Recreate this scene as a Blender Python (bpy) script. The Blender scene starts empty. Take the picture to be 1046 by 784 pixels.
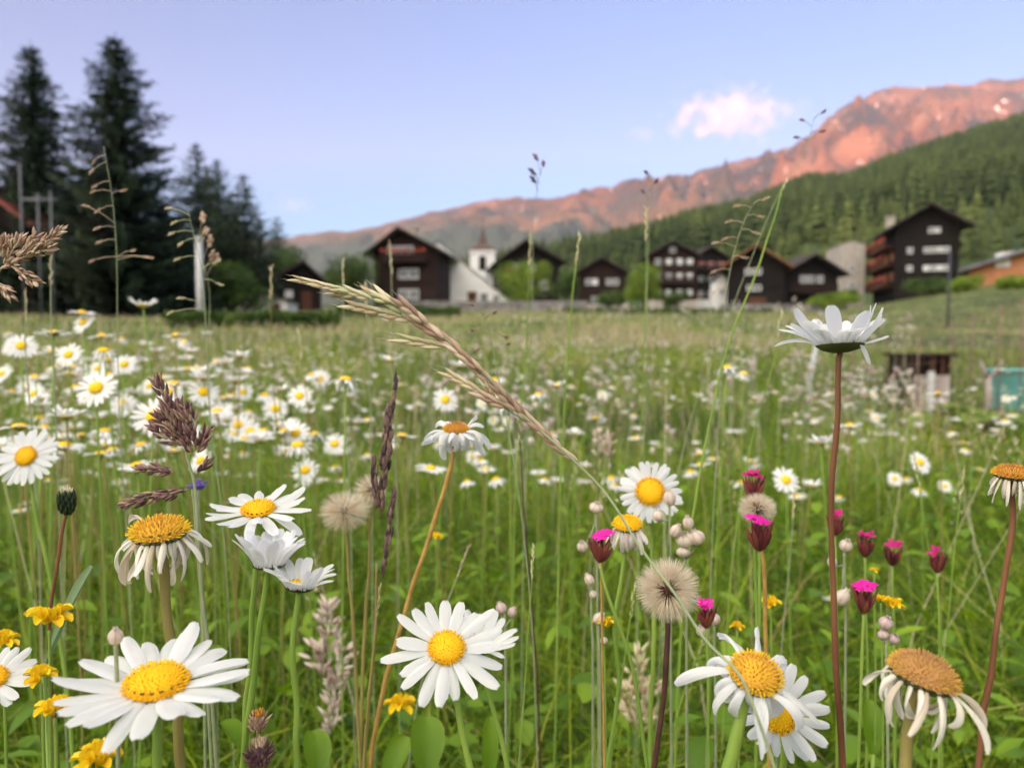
import bpy, math, random
import numpy as np
from mathutils import Vector, Matrix, noise as mn
R = math.radians
random.seed(7); rng = np.random.default_rng(7)
sc = bpy.context.scene
COL = sc.collection

# ------------------------------------------------------------ camera, sky, sun, exposure
F, CX, CY, CH, PITCH = 760.0, 523.0, 392.0, 0.75, R(3)
cam = bpy.data.objects.new('camera', bpy.data.cameras.new('camera')); COL.objects.link(cam)
cam.location = (0, 0, CH); cam.rotation_euler = (R(90) - PITCH, 0, 0)
cam.data.sensor_width = 36; cam.data.lens = 36 * F / 1046
cam.data.clip_start = 0.02; cam.data.clip_end = 60000
cam.data.dof.use_dof = True; cam.data.dof.focus_distance = 0.34; cam.data.dof.aperture_fstop = 9.8
sc.camera = cam
SUN_AZ, SUN_EL = R(214), R(3.0)
w = bpy.data.worlds.new('World'); sc.world = w; w.use_nodes = True
nt = w.node_tree; N = nt.nodes; L = nt.links
bg = N['Background']; bg.inputs['Strength'].default_value = 0.15
sky = N.new('ShaderNodeTexSky'); sky.sky_type = 'NISHITA'; sky.sun_disc = False
sky.sun_elevation = SUN_EL; sky.sun_rotation = SUN_AZ; sky.altitude = 1600
sky.air_density = 1.0; sky.dust_density = 0.6; sky.ozone_density = 2.2
tint = N.new('ShaderNodeMix'); tint.data_type = 'RGBA'; tint.blend_type = 'MULTIPLY'; tint.inputs[0].default_value = 1
tint.inputs[7].default_value = (0.49, 0.49, 0.61, 1)
L.new(sky.outputs[0], tint.inputs[6])
# warm glow added to the sky behind the camera as fill light for the meadow
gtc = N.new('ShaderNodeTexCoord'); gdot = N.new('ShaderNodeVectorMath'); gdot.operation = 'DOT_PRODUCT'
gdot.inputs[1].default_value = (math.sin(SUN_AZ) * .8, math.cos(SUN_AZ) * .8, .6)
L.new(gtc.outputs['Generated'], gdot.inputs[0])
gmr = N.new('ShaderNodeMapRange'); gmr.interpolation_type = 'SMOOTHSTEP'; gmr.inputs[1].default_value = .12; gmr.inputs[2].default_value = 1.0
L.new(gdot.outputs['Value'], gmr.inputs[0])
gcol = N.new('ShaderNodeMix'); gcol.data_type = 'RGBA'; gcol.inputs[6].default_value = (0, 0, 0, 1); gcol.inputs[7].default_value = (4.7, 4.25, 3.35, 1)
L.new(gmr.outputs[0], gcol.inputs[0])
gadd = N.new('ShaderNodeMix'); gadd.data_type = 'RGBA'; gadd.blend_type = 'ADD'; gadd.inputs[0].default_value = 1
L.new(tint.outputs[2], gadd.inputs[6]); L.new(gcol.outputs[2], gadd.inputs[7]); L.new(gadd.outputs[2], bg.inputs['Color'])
sd = bpy.data.lights.new('sun', 'SUN'); sd.energy = 5.0; sd.angle = R(0.5); sd.color = (1.0, 0.28, 0.115)
sun = bpy.data.objects.new('sun', sd); COL.objects.link(sun)
sdir = Vector((math.sin(SUN_AZ) * math.cos(SUN_EL), math.cos(SUN_AZ) * math.cos(SUN_EL), math.sin(SUN_EL)))
sun.rotation_euler = sdir.to_track_quat('Z', 'Y').to_euler(); sun.location = sdir * 50
sc.view_settings.view_transform = 'Standard'; sc.view_settings.look = 'None'
sc.view_settings.gamma = 1; sc.view_settings.use_curve_mapping = False
sc.view_settings.exposure = 2.66
cy = sc.cycles
cy.max_bounces = 6; cy.diffuse_bounces = 3; cy.transmission_bounces = 4; cy.transparent_max_bounces = 8; cy.volume_bounces = 0
cy.use_denoising = True; cy.volume_step_rate = 1; cy.volume_max_steps = 64

def P(px, py, d):
    a = (px - CX) / F; b = (CY - py) / F
    fw = Vector((0, math.cos(PITCH), -math.sin(PITCH))); up = Vector((0, math.sin(PITCH), math.cos(PITCH)))
    return Vector((0, 0, CH)) + d * (fw + Vector((a, 0, 0)) + up * b)
def zof(py, D): return P(CX, py, D).z
def sm(t): t = max(0.0, min(1.0, t)); return t * t * (3 - 2 * t)
def smn(t): t = np.clip(t, 0, 1); return t * t * (3 - 2 * t)

# ------------------------------------------------------------ ground shape
def gzn(x, y):
    x = np.asarray(x, float); y = np.asarray(y, float)
    a = x / np.maximum(y, 1.0)
    z = 0.058 * np.maximum(0, y - 3)
    z = z + 2.9 * smn((a - 0.40) / 0.32) * smn((y - 22) / 45) * (1 - .0 * y)
    z = z + 0.05 * np.sin(x * .31 + 1) * np.sin(y * .27) * smn((y - 3) / 10) * 2
    z = z - .22 * smn((a - .34) / .1) * smn((y - 4) / 2) * (1 - smn((y - 9) / 4))
    return z
def gz(x, y): return float(gzn(x, y))

# ------------------------------------------------------------ materials
def mat(name, cols, src='rnd', scale=8.0, rough=0.6, trans=0.0, bump=0.0, bscale=60, spec=0.3, pos=None, detail=4, obj=0.0, stretch=None, tcol=None):
    m = bpy.data.materials.new(name); m.use_nodes = True
    t = m.node_tree; n = t.nodes; l = t.links
    b = n['Principled BSDF']; out = n['Material Output']
    b.inputs['Roughness'].default_value = rough; b.inputs['Specular IOR Level'].default_value = spec
    tc = n.new('ShaderNodeTexCoord'); mp = n.new('ShaderNodeMapping'); l.new(tc.outputs['Object'], mp.inputs[0])
    if stretch: mp.inputs['Scale'].default_value = stretch
    if src == 'rnd':
        f = n.new('ShaderNodeAttribute'); f.attribute_name = 'rnd'; fac = f.outputs['Fac']
    elif src == 'noise':
        f = n.new('ShaderNodeTexNoise'); f.inputs['Scale'].default_value = scale; f.inputs['Detail'].default_value = detail
        l.new(mp.outputs[0], f.inputs['Vector']); fac = f.outputs['Fac']
    elif src == 'obj':
        f = n.new('ShaderNodeObjectInfo'); fac = f.outputs['Random']
    rp = n.new('ShaderNodeValToRGB'); cr = rp.color_ramp
    k = len(cols)
    ps = pos or ([i / max(1, k - 1) for i in range(k)] if src != 'noise' else [0.3 + 0.4 * i / max(1, k - 1) for i in range(k)])
    while len(cr.elements) < k: cr.elements.new(0.5)
    for e, p, c in zip(cr.elements, ps, cols): e.position = p; e.color = (*c, 1)
    l.new(fac, rp.inputs[0]); col = rp.outputs[0]
    l.new(col, b.inputs['Base Color'])
    if bump:
        bn = n.new('ShaderNodeTexNoise'); bn.inputs['Scale'].default_value = bscale; bn.inputs['Detail'].default_value = 5
        l.new(mp.outputs[0], bn.inputs['Vector'])
        bu = n.new('ShaderNodeBump'); bu.inputs['Strength'].default_value = bump; bu.inputs['Distance'].default_value = 1.0 / bscale
        l.new(bn.outputs['Fac'], bu.inputs['Height']); l.new(bu.outputs[0], b.inputs['Normal'])
    if trans:
        tr = n.new('ShaderNodeBsdfTranslucent'); mx = n.new('ShaderNodeMixShader'); mx.inputs[0].default_value = trans
        if tcol:
            mm = n.new('ShaderNodeMix'); mm.data_type = 'RGBA'; mm.blend_type = 'MULTIPLY'; mm.inputs[0].default_value = 1
            mm.inputs[7].default_value = (*tcol, 1); l.new(col, mm.inputs[6]); l.new(mm.outputs[2], tr.inputs[0])
        else: l.new(col, tr.inputs[0])
        l.new(b.outputs[0], mx.inputs[1]); l.new(tr.outputs[0], mx.inputs[2]); l.new(mx.outputs[0], out.inputs[0])
    return m

MT = {}
MT['petal'] = mat('petal', [(.82, .84, .87), (.93, .93, .93)], 'noise', 60, .55, .48, spec=.25, stretch=(1, 1, 1))
MT['petal_far'] = mat('petal_far', [(.84, .84, .84), (.93, .93, .92)], 'obj', rough=.6, trans=.3)
MT['petal_old'] = mat('petal_old', [(.58, .47, .34), (.84, .79, .68), (.92, .90, .84)], 'rnd', rough=.7, trans=.3)
MT['petal_pinkish'] = mat('petal_pinkish', [(.80, .55, .52), (.88, .80, .76), (.9, .86, .82)], 'rnd', rough=.7, trans=.3)
MT['disc'] = mat('disc', [(.62, .50, .03), (.84, .56, .01), (.86, .46, .01), (.74, .32, .01)], 'rnd', rough=.65, spec=.2)
MT['disc_old'] = mat('disc_old', [(.70, .42, .03), (.66, .35, .03), (.46, .20, .05), (.30, .13, .05)], 'rnd', rough=.8, spec=.1)
MT['disc_gold'] = mat('disc_gold', [(.75, .55, .03), (.72, .46, .03), (.62, .32, .04), (.48, .22, .05)], 'rnd', rough=.75, spec=.1)
MT['disc_brown'] = mat('disc_brown', [(.66, .44, .06), (.56, .32, .07), (.42, .22, .09), (.34, .17, .08)], 'rnd', rough=.8, spec=.1)
MT['invol'] = mat('involucre', [(.035, .025, .012), (.10, .13, .03), (.16, .22, .05)], 'rnd', rough=.7)
MT['dark_green'] = mat('dark_green', [(.012, .022, .010), (.03, .05, .022), (.05, .08, .03)], 'rnd', rough=.6)
MT['stem_green'] = mat('stem_green', [(.16, .27, .04), (.27, .38, .07)], 'noise', 120, .5, 0, bump=.2, bscale=500, stretch=(1, 1, .1))
MT['stem_olive'] = mat('stem_olive', [(.20, .17, .05), (.32, .26, .08)], 'noise', 120, .6, 0, bump=.2, bscale=500, stretch=(1, 1, .1))
MT['stem_red'] = mat('stem_red', [(.12, .045, .022), (.25, .11, .05)], 'noise', 120, .5, 0, bump=.2, bscale=500, stretch=(1, 1, .1))
MT['stem_orange'] = mat('stem_orange', [(.35, .20, .05), (.50, .32, .09)], 'noise', 120, .6, 0, bump=.2, bscale=500)
MT['stem_dark'] = mat('stem_dark', [(.05, .022, .018), (.10, .04, .03)], 'noise', 120, .5)
MT['stem_grey'] = mat('stem_grey', [(.22, .27, .15), (.33, .36, .20)], 'noise', 120, .5)
MT['straw'] = mat('straw', [(.46, .34, .20), (.66, .53, .34), (.80, .72, .50), (.52, .55, .28)], 'rnd', rough=.6, trans=.15)
MT['rosy'] = mat('rosy_husk', [(.36, .22, .16), (.54, .38, .27), (.70, .56, .42)], 'rnd', rough=.6, trans=.12)
MT['purple_husk'] = mat('purple_husk', [(.10, .045, .06), (.22, .11, .11), (.45, .33, .22)], 'rnd', rough=.65, trans=.1)
MT['dark_husk'] = mat('dark_husk', [(.05, .03, .035), (.13, .075, .075), (.26, .17, .13)], 'rnd', rough=.6, trans=.05)
MT['maroon'] = mat('maroon', [(.07, .012, .018), (.17, .03, .035), (.22, .07, .04)], 'rnd', rough=.6)
MT['magenta'] = mat('magenta', [(.66, .008, .30), (.80, .03, .42)], 'rnd', rough=.5, trans=.25)
MT['crimson'] = mat('crimson', [(.42, .01, .12), (.60, .02, .22)], 'rnd', rough=.5, trans=.25)
MT['yellow'] = mat('yellow', [(.80, .50, .01), (.88, .66, .02)], 'rnd', rough=.5, trans=.25)
MT['bud'] = mat('bud', [(.60, .42, .36), (.78, .66, .56), (.80, .76, .64)], 'rnd', rough=.5, trans=.35)
MT['bud_pink'] = mat('bud_pink', [(.56, .40, .40), (.74, .60, .56)], 'rnd', rough=.5, trans=.35)
MT['pappus'] = mat('pappus', [(.74, .60, .44), (.86, .76, .60), (.92, .86, .74)], 'rnd', rough=.7, trans=.4)
MT['seed'] = mat('seed', [(.07, .03, .02), (.16, .08, .05)], 'rnd', rough=.7)
MT['violet'] = mat('violet', [(.20, .12, .50), (.34, .24, .62)], 'rnd', rough=.5, trans=.25)
MT['leaf'] = mat('leaf', [(.06, .13, .006), (.13, .24, .010), (.24, .37, .02)], 'rnd', rough=.45, trans=.35, tcol=(1.3, 1.3, .5))
MT['leaf_grey'] = mat('leaf_grey', [(.12, .20, .09), (.20, .28, .14)], 'rnd', rough=.5, trans=.25)
MT['grass'] = mat('grass_blade', [(.022, .055, .004), (.075, .15, .006), (.18, .29, .010), (.33, .44, .018), (.46, .48, .07), (.58, .52, .23), (.38, .26, .13)],
                  'rnd', pos=[0, .25, .5, .7, .84, .93, 1], rough=.45, trans=.38, tcol=(1.35, 1.35, .5))
MT['grass_far'] = mat('grass_far', [(.08, .15, .02), (.16, .25, .035), (.26, .33, .065), (.38, .39, .13), (.42, .35, .19)], 'rnd', pos=[0, .35, .62, .85, 1], rough=.6, trans=.25)
MT['ground'] = mat('meadow_soil', [(.025, .034, .010), (.07, .09, .022), (.17, .19, .06)], 'noise', .9, .95, 0, bump=.5, bscale=6, detail=8)
MT['needle'] = mat('needles', [(.010, .023, .013), (.026, .052, .024), (.055, .09, .034)], 'rnd', rough=.6, trans=.15)
MT['larch'] = mat('larch_needles', [(.03, .05, .028), (.06, .09, .038), (.10, .13, .055)], 'rnd', rough=.6, trans=.25)
MT['foliage'] = mat('foliage', [(.035, .07, .015), (.07, .13, .022), (.13, .20, .035)], 'rnd', rough=.5, trans=.3)
MT['foliage_lime'] = mat('foliage_lime', [(.10, .17, .02), (.20, .30, .03), (.32, .43, .05)], 'rnd', rough=.5, trans=.35)
MT['bark'] = mat('bark', [(.05, .035, .025), (.12, .09, .065)], 'noise', 12, .9, 0, bump=.6, bscale=20, stretch=(1, 1, .2))
MT['wood_dark'] = mat('wood_dark', [(.008, .006, .006), (.022, .013, .011)], 'noise', 5, .8, 0, bump=.6, bscale=6, stretch=(.1, .1, 6))
MT['wood_brown'] = mat('wood_brown', [(.018, .008, .007), (.042, .018, .014)], 'noise', 5, .8, 0, bump=.6, bscale=6, stretch=(.1, .1, 6))
MT['wood_red'] = mat('wood_red', [(.07, .028, .016), (.14, .055, .03)], 'noise', 5, .8, 0, bump=.4, bscale=6, stretch=(.1, .1, 6))
MT['roof_dark'] = mat('roof_dark', [(.035, .028, .026), (.08, .062, .055)], 'noise', 3, .85, 0, bump=.6, bscale=5)
MT['roof_rust'] = mat('roof_rust', [(.12, .055, .03), (.26, .13, .065)], 'noise', 3, .85, 0, bump=.6, bscale=5)
MT['spire'] = mat('spire_shingle', [(.08, .055, .05), (.14, .10, .085)], 'noise', 3, .85)
MT['roof_grey'] = mat('roof_grey', [(.13, .13, .15), (.22, .22, .25)], 'noise', 3, .6, 0, bump=.4, bscale=5)
MT['roof_red'] = mat('roof_red', [(.16, .045, .04), (.26, .08, .065)], 'noise', 3, .8, 0, bump=.4, bscale=5)
MT['plaster'] = mat('plaster', [(.76, .74, .72), (.88, .87, .85)], 'noise', .8, .9, 0, bump=.3, bscale=10)
MT['stone'] = mat('stone', [(.36, .31, .27), (.46, .41, .36), (.54, .49, .44)], 'noise', 2.2, .9, 0, bump=.7, bscale=4)
MT['stone_grey'] = mat('stone_grey', [(.16, .15, .145), (.34, .32, .31)], 'noise', 2.0, .9, 0, bump=.7, bscale=4)
MT['white_wood'] = mat('white_wood', [(.70, .69, .68), (.80, .80, .80)], 'noise', 3, .6)
MT['orange_wall'] = mat('orange_wall', [(.42, .17, .08), (.56, .25, .12)], 'noise', 1.2, .9)
MT['glass'] = mat('glass', [(.08, .09, .11), (.14, .15, .18)], 'noise', 1, .12, spec=.6)
MT['flower_red'] = mat('flower_red', [(.35, .05, .04), (.55, .12, .07)], 'noise', 8, .6)
MT['metal_rust'] = mat('metal_rust', [(.16, .10, .075), (.28, .19, .14)], 'noise', 20, .8)
MT['metal_pale'] = mat('metal_pale', [(.10, .105, .12), (.17, .18, .21)], 'noise', 6, .5)
MT['metal_dark'] = mat('metal_dark', [(.04, .045, .06), (.08, .09, .11)], 'noise', 6, .5)
MT['teal'] = mat('teal_plastic', [(.10, .36, .37), (.16, .46, .45)], 'noise', 5, .4)
MT['concrete'] = mat('concrete', [(.45, .47, .50), (.60, .62, .64)], 'noise', 3, .85, 0, bump=.3, bscale=20)
MT['weathered'] = mat('weathered', [(.42, .34, .32), (.62, .53, .50)], 'noise', 8, .85, 0, bump=.4, bscale=20, stretch=(1, 1, .1))

# ------------------------------------------------------------ mesh helpers
def tag(o, label=None, cat=None, group=None, kind=None):
    if label: o['label'] = label
    if cat: o['category'] = cat
    if group: o['group'] = group
    if kind: o['kind'] = kind
    return o
def empty(name, loc, rz=0):
    o = bpy.data.objects.new(name, None); COL.objects.link(o); o.location = loc; o.rotation_euler = (0, 0, rz)
    o.empty_display_size = .05; return o
class MB:
    def __init__(s): s.v = []; s.f = []; s.r = []
    def add(s, vs, fs, r=0.5):
        b = len(s.v); s.v += [tuple(v) for v in vs]; s.f += [tuple(b + i for i in f) for f in fs]
        s.r += (list(r) if hasattr(r, '__len__') else [r] * len(vs))
    def box(s, x0, x1, y0, y1, z0, z1, r=.5):
        s.add([(x0, y0, z0), (x1, y0, z0), (x1, y1, z0), (x0, y1, z0), (x0, y0, z1), (x1, y0, z1), (x1, y1, z1), (x0, y1, z1)],
              [(0, 3, 2, 1), (4, 5, 6, 7), (0, 1, 5, 4), (1, 2, 6, 5), (2, 3, 7, 6), (3, 0, 4, 7)], r)
    def tube(s, pts, rad, n=8, r=.5, cap=True):
        pts = [Vector(p) for p in pts]; m = len(pts)
        if not hasattr(rad, '__len__'): rad = [rad] * m
        vs = []; prev = None
        for i, p in enumerate(pts):
            t = (pts[min(i + 1, m - 1)] - pts[max(i - 1, 0)])
            t = t.normalized() if t.length > 1e-9 else Vector((0, 0, 1))
            if prev is None:
                u = t.cross(Vector((.13, .97, .2))); u = u.normalized() if u.length > 1e-4 else t.cross(Vector((1, 0, 0))).normalized()
            else: u = (prev - t * prev.dot(t)).normalized()
            prev = u; q = t.cross(u)
            for k in range(n):
                a = 2 * math.pi * k / n; vs.append(p + (u * math.cos(a) + q * math.sin(a)) * rad[i])
        fs = [(i * n + k, i * n + (k + 1) % n, (i + 1) * n + (k + 1) % n, (i + 1) * n + k) for i in range(m - 1) for k in range(n)]
        if cap: fs += [tuple(range(n))[::-1], tuple((m - 1) * n + k for k in range(n))]
        s.add(vs, fs, r)
    def spindle(s, p0, p1, rad, n=5, r=.5, peak=.4):
        p0 = Vector(p0); p1 = Vector(p1); pts = [p0.lerp(p1, t) for t in (0, .18, peak, .75, 1)]
        s.tube(pts, [rad * .25, rad * .8, rad, rad * .6, rad * .04], n, r, cap=False)
    def ball(s, c, rx, ry, rz, n=10, m=7, r=.5, M=None, jit=0):
        vs = []; c = Vector(c)
        for i in range(m + 1):
            th = math.pi * i / m
            for k in range(n):
                ph = 2 * math.pi * k / n; j = 1 + random.uniform(-jit, jit)
                v = Vector((rx * math.sin(th) * math.cos(ph) * j, ry * math.sin(th) * math.sin(ph) * j, rz * math.cos(th) * j))
                vs.append(c + (M @ v if M else v))
        fs = [(i * n + k, (i + 1) * n + k, (i + 1) * n + (k + 1) % n, i * n + (k + 1) % n) for i in range(m) for k in range(n)]
        s.add(vs, fs, r)
    def build(s, name, m, parent=None, loc=None, smooth=True):
        me = bpy.data.meshes.new(name); me.from_pydata(s.v, [], s.f)
        at = me.attributes.new('rnd', 'FLOAT', 'POINT'); at.data.foreach_set('value', np.array(s.r, dtype=np.float32))
        me.materials.append(m)
        if smooth: me.polygons.foreach_set('use_smooth', [True] * len(me.polygons))
        me.update()
        o = bpy.data.objects.new(name, me); COL.objects.link(o)
        if parent: o.parent = parent
        if loc is not None: o.location = loc
        return o
def mesh_np(name, V, Q, rnd, m, smooth=False):
    me = bpy.data.meshes.new(name); V = np.asarray(V, np.float32); Q = np.asarray(Q, np.int32); k = Q.shape[1]
    me.vertices.add(len(V)); me.vertices.foreach_set('co', V.ravel())
    me.loops.add(Q.size); me.loops.foreach_set('vertex_index', Q.ravel())
    me.polygons.add(len(Q)); me.polygons.foreach_set('loop_start', np.arange(0, Q.size, k, dtype=np.int32))
    at = me.attributes.new('rnd', 'FLOAT', 'POINT'); at.data.foreach_set('value', np.asarray(rnd, np.float32))
    me.materials.append(m); me.update(calc_edges=True)
    if smooth: me.polygons.foreach_set('use_smooth', np.ones(len(Q), bool))
    o = bpy.data.objects.new(name, me); COL.objects.link(o); return o
def copy_tree(o, parent=None):
    c = o.copy(); COL.objects.link(c)
    if parent: c.parent = parent
    for ch in o.children: copy_tree(ch, c)
    return c
def frame(n, spin=0):
    n = Vector(n).normalized(); u = n.cross(Vector((0, 1, 0.01)));
    u = u.normalized(); v = n.cross(u); Mx = Matrix((u, v, n)).transposed()
    return Mx @ Matrix.Rotation(spin, 3, 'Z')
def smooth_path(pts, k=6):
    pts = [Vector(p) for p in pts]
    if len(pts) < 3: return [pts[0].lerp(pts[-1], i / k) for i in range(k + 1)]
    m = len(pts); dl = [max(1e-5, (pts[i + 1] - pts[i]).length) for i in range(m - 1)]; tg = []
    for i in range(m):
        if i == 0: tg.append((pts[1] - pts[0]) / dl[0])
        elif i == m - 1: tg.append((pts[-1] - pts[-2]) / dl[-1])
        else: tg.append(((pts[i] - pts[i - 1]) / dl[i - 1] * dl[i] + (pts[i + 1] - pts[i]) / dl[i] * dl[i - 1]) / (dl[i] + dl[i - 1]))
    out = []
    for i in range(m - 1):
        for j in range(k):
            t = j / k; t2, t3 = t * t, t ** 3
            out.append(pts[i] * (2 * t3 - 3 * t2 + 1) + tg[i] * dl[i] * (t3 - 2 * t2 + t) + pts[i + 1] * (3 * t2 - 2 * t3) + tg[i + 1] * dl[i] * (t3 - t2))
    out.append(pts[-1]); return out

# ------------------------------------------------------------ the far setting
def interp(prof, px): return np.interp(px, [p[0] for p in prof], [p[1] for p in prof])
def terrain_ground():
    ys = np.concatenate([np.linspace(-8, 4, 25), np.geomspace(4.5, 420, 70), [700, 1200, 2200, 4000, 7000]])
    ys2 = np.concatenate([[-6000, -3000, -1000, -300, -80, -25], ys])
    aa = np.linspace(-1.5, 1.5, 121)
    V = []; 
    for y in ys2:
        wdt = max(abs(y), 12.0)
        for a in aa:
            x = a * wdt * (1 if abs(y) < 300 else 1.0)
            z = gz(x, min(y, 150)) if y > 0 else 0
            V.append((x, y, z + (0 if y < 600 else 0)))
    n = len(aa); Q = [(i * n + k, i * n + k + 1, (i + 1) * n + k + 1, (i + 1) * n + k) for i in range(len(ys2) - 1) for k in range(n - 1)]
    o = mesh_np('meadow_ground', V, Q, np.zeros(len(V)), MT['ground'], True); o['kind'] = 'structure'
terrain_ground()

HILL = [(300, 318), (430, 305), (500, 283), (560, 268), (600, 258), (650, 246), (700, 229), (760, 216), (820, 190), (860, 190), (900, 172), (960, 152), (1000, 140), (1046, 126), (1300, 60), (1700, 10)]
def hill_z(x, y):
    px = CX + F * x / y
    py = interp(HILL, px); e = (352 - py) / F
    yc = 900.0
    zc = yc * e
    t = (y - 170) / (yc - 170)
    base = 8.5
    up = base + (zc - base) * np.clip(t, 0, 1) ** 0.9
    down = zc - (y - yc) * 0.25
    return np.where(y <= yc, np.where(t < 0, base + t * 30, up), np.maximum(down, -5))
def hill():
    ys = np.concatenate([np.linspace(150, 900, 50), np.linspace(930, 1700, 14)]); aa = np.linspace(-.35, 1.5, 130)
    Y, A = np.meshgrid(ys, aa, indexing='ij'); X = A * Y; Z = hill_z(X, Y) + 3 * np.sin(X * .03) * np.sin(Y * .023) * np.clip((Y - 170) / 200, 0, 1)
    V = np.stack([X, Y, Z], -1).reshape(-1, 3); n = len(aa)
    Q = [(i * n + k, i * n + k + 1, (i + 1) * n + k + 1, (i + 1) * n + k) for i in range(len(ys) - 1) for k in range(n - 1)]
    m = mat('hill_soil', [(.03, .05, .015), (.06, .085, .025)], 'noise', .02, .95)
    o = mesh_np('forest_hill', V, Q, np.zeros(len(V)), m, True); o['kind'] = 'structure'
hill()
def conifer_proto(seed, tiers, pts):
    r = np.random.default_rng(seed); V = [(0, 0, 1.0)]; T = []
    for i in range(tiers):
        f = i / (tiers - 1); zt = 1 - f * .78; rad = .04 + .20 * f ** .7; zb = zt - .17
        b = len(V); V.append((0, 0, zt + .06))
        for k in range(pts):
            a = 2 * math.pi * (k + r.uniform(-.3, .3)) / pts; q = rad * r.uniform(.7, 1.25) * (1 if k % 2 else .6)
            V.append((q * math.cos(a), q * math.sin(a), zb + r.uniform(-.03, .03) + (0 if k % 2 else .05)))
        for k in range(pts): T.append((b, b + 1 + k, b + 1 + (k + 1) % pts))
    return np.array(V), np.array(T)
def forest():
    n = 15000; protos = [conifer_proto(s, 6, 10) for s in range(4)]
    Vs = []; Ts = []; Rs = []; off = 0
    y = 175 + (960 - 175) * rng.random(n) ** 0.75; a = rng.uniform(-.12, 1.25, n); x = a * y
    px = CX + F * a; e = (352 - interp(HILL, px)) / F
    keep = (y * e > 3) & ~((y < 330) & (rng.random(n) < .3))
    x = x[keep]; y = y[keep]; z = hill_z(x, y)
    for i in range(len(x)):
        V, T = protos[i % 4]
        big = rng.random(); s = rng.uniform(8, 17) * (.75 if y[i] < 260 else 1); wd = rng.uniform(.8, 1.5)
        cl = mn.noise(Vector((x[i] * .012, y[i] * .012, 3)))
        rr = np.clip(.42 + cl * .9 + rng.normal(0, .13), 0, 1)
        if cl > .12 and big < .5: wd *= 1.7; s *= .7
        c, q = math.cos(i), math.sin(i)
        W = np.empty_like(V); W[:, 0] = (V[:, 0] * c - V[:, 1] * q) * s * wd + x[i]; W[:, 1] = (V[:, 0] * q + V[:, 1] * c) * s * wd + y[i]
        W[:, 2] = V[:, 2] * s + z[i] - .8
        Vs.append(W); Ts.append(T + off); off += len(V); Rs.append(np.full(len(V), rr))
    m = mat('forest_foliage', [(.034, .052, .014), (.056, .078, .020), (.085, .11, .027), (.13, .155, .038)], 'rnd', rough=.8, trans=.15)
    o = mesh_np('forest', np.concatenate(Vs), np.concatenate(Ts), np.concatenate(Rs), m)
    tag(o, 'dense conifer forest covering the hillside behind the chalets', 'forest', kind='stuff')
forest()

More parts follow.
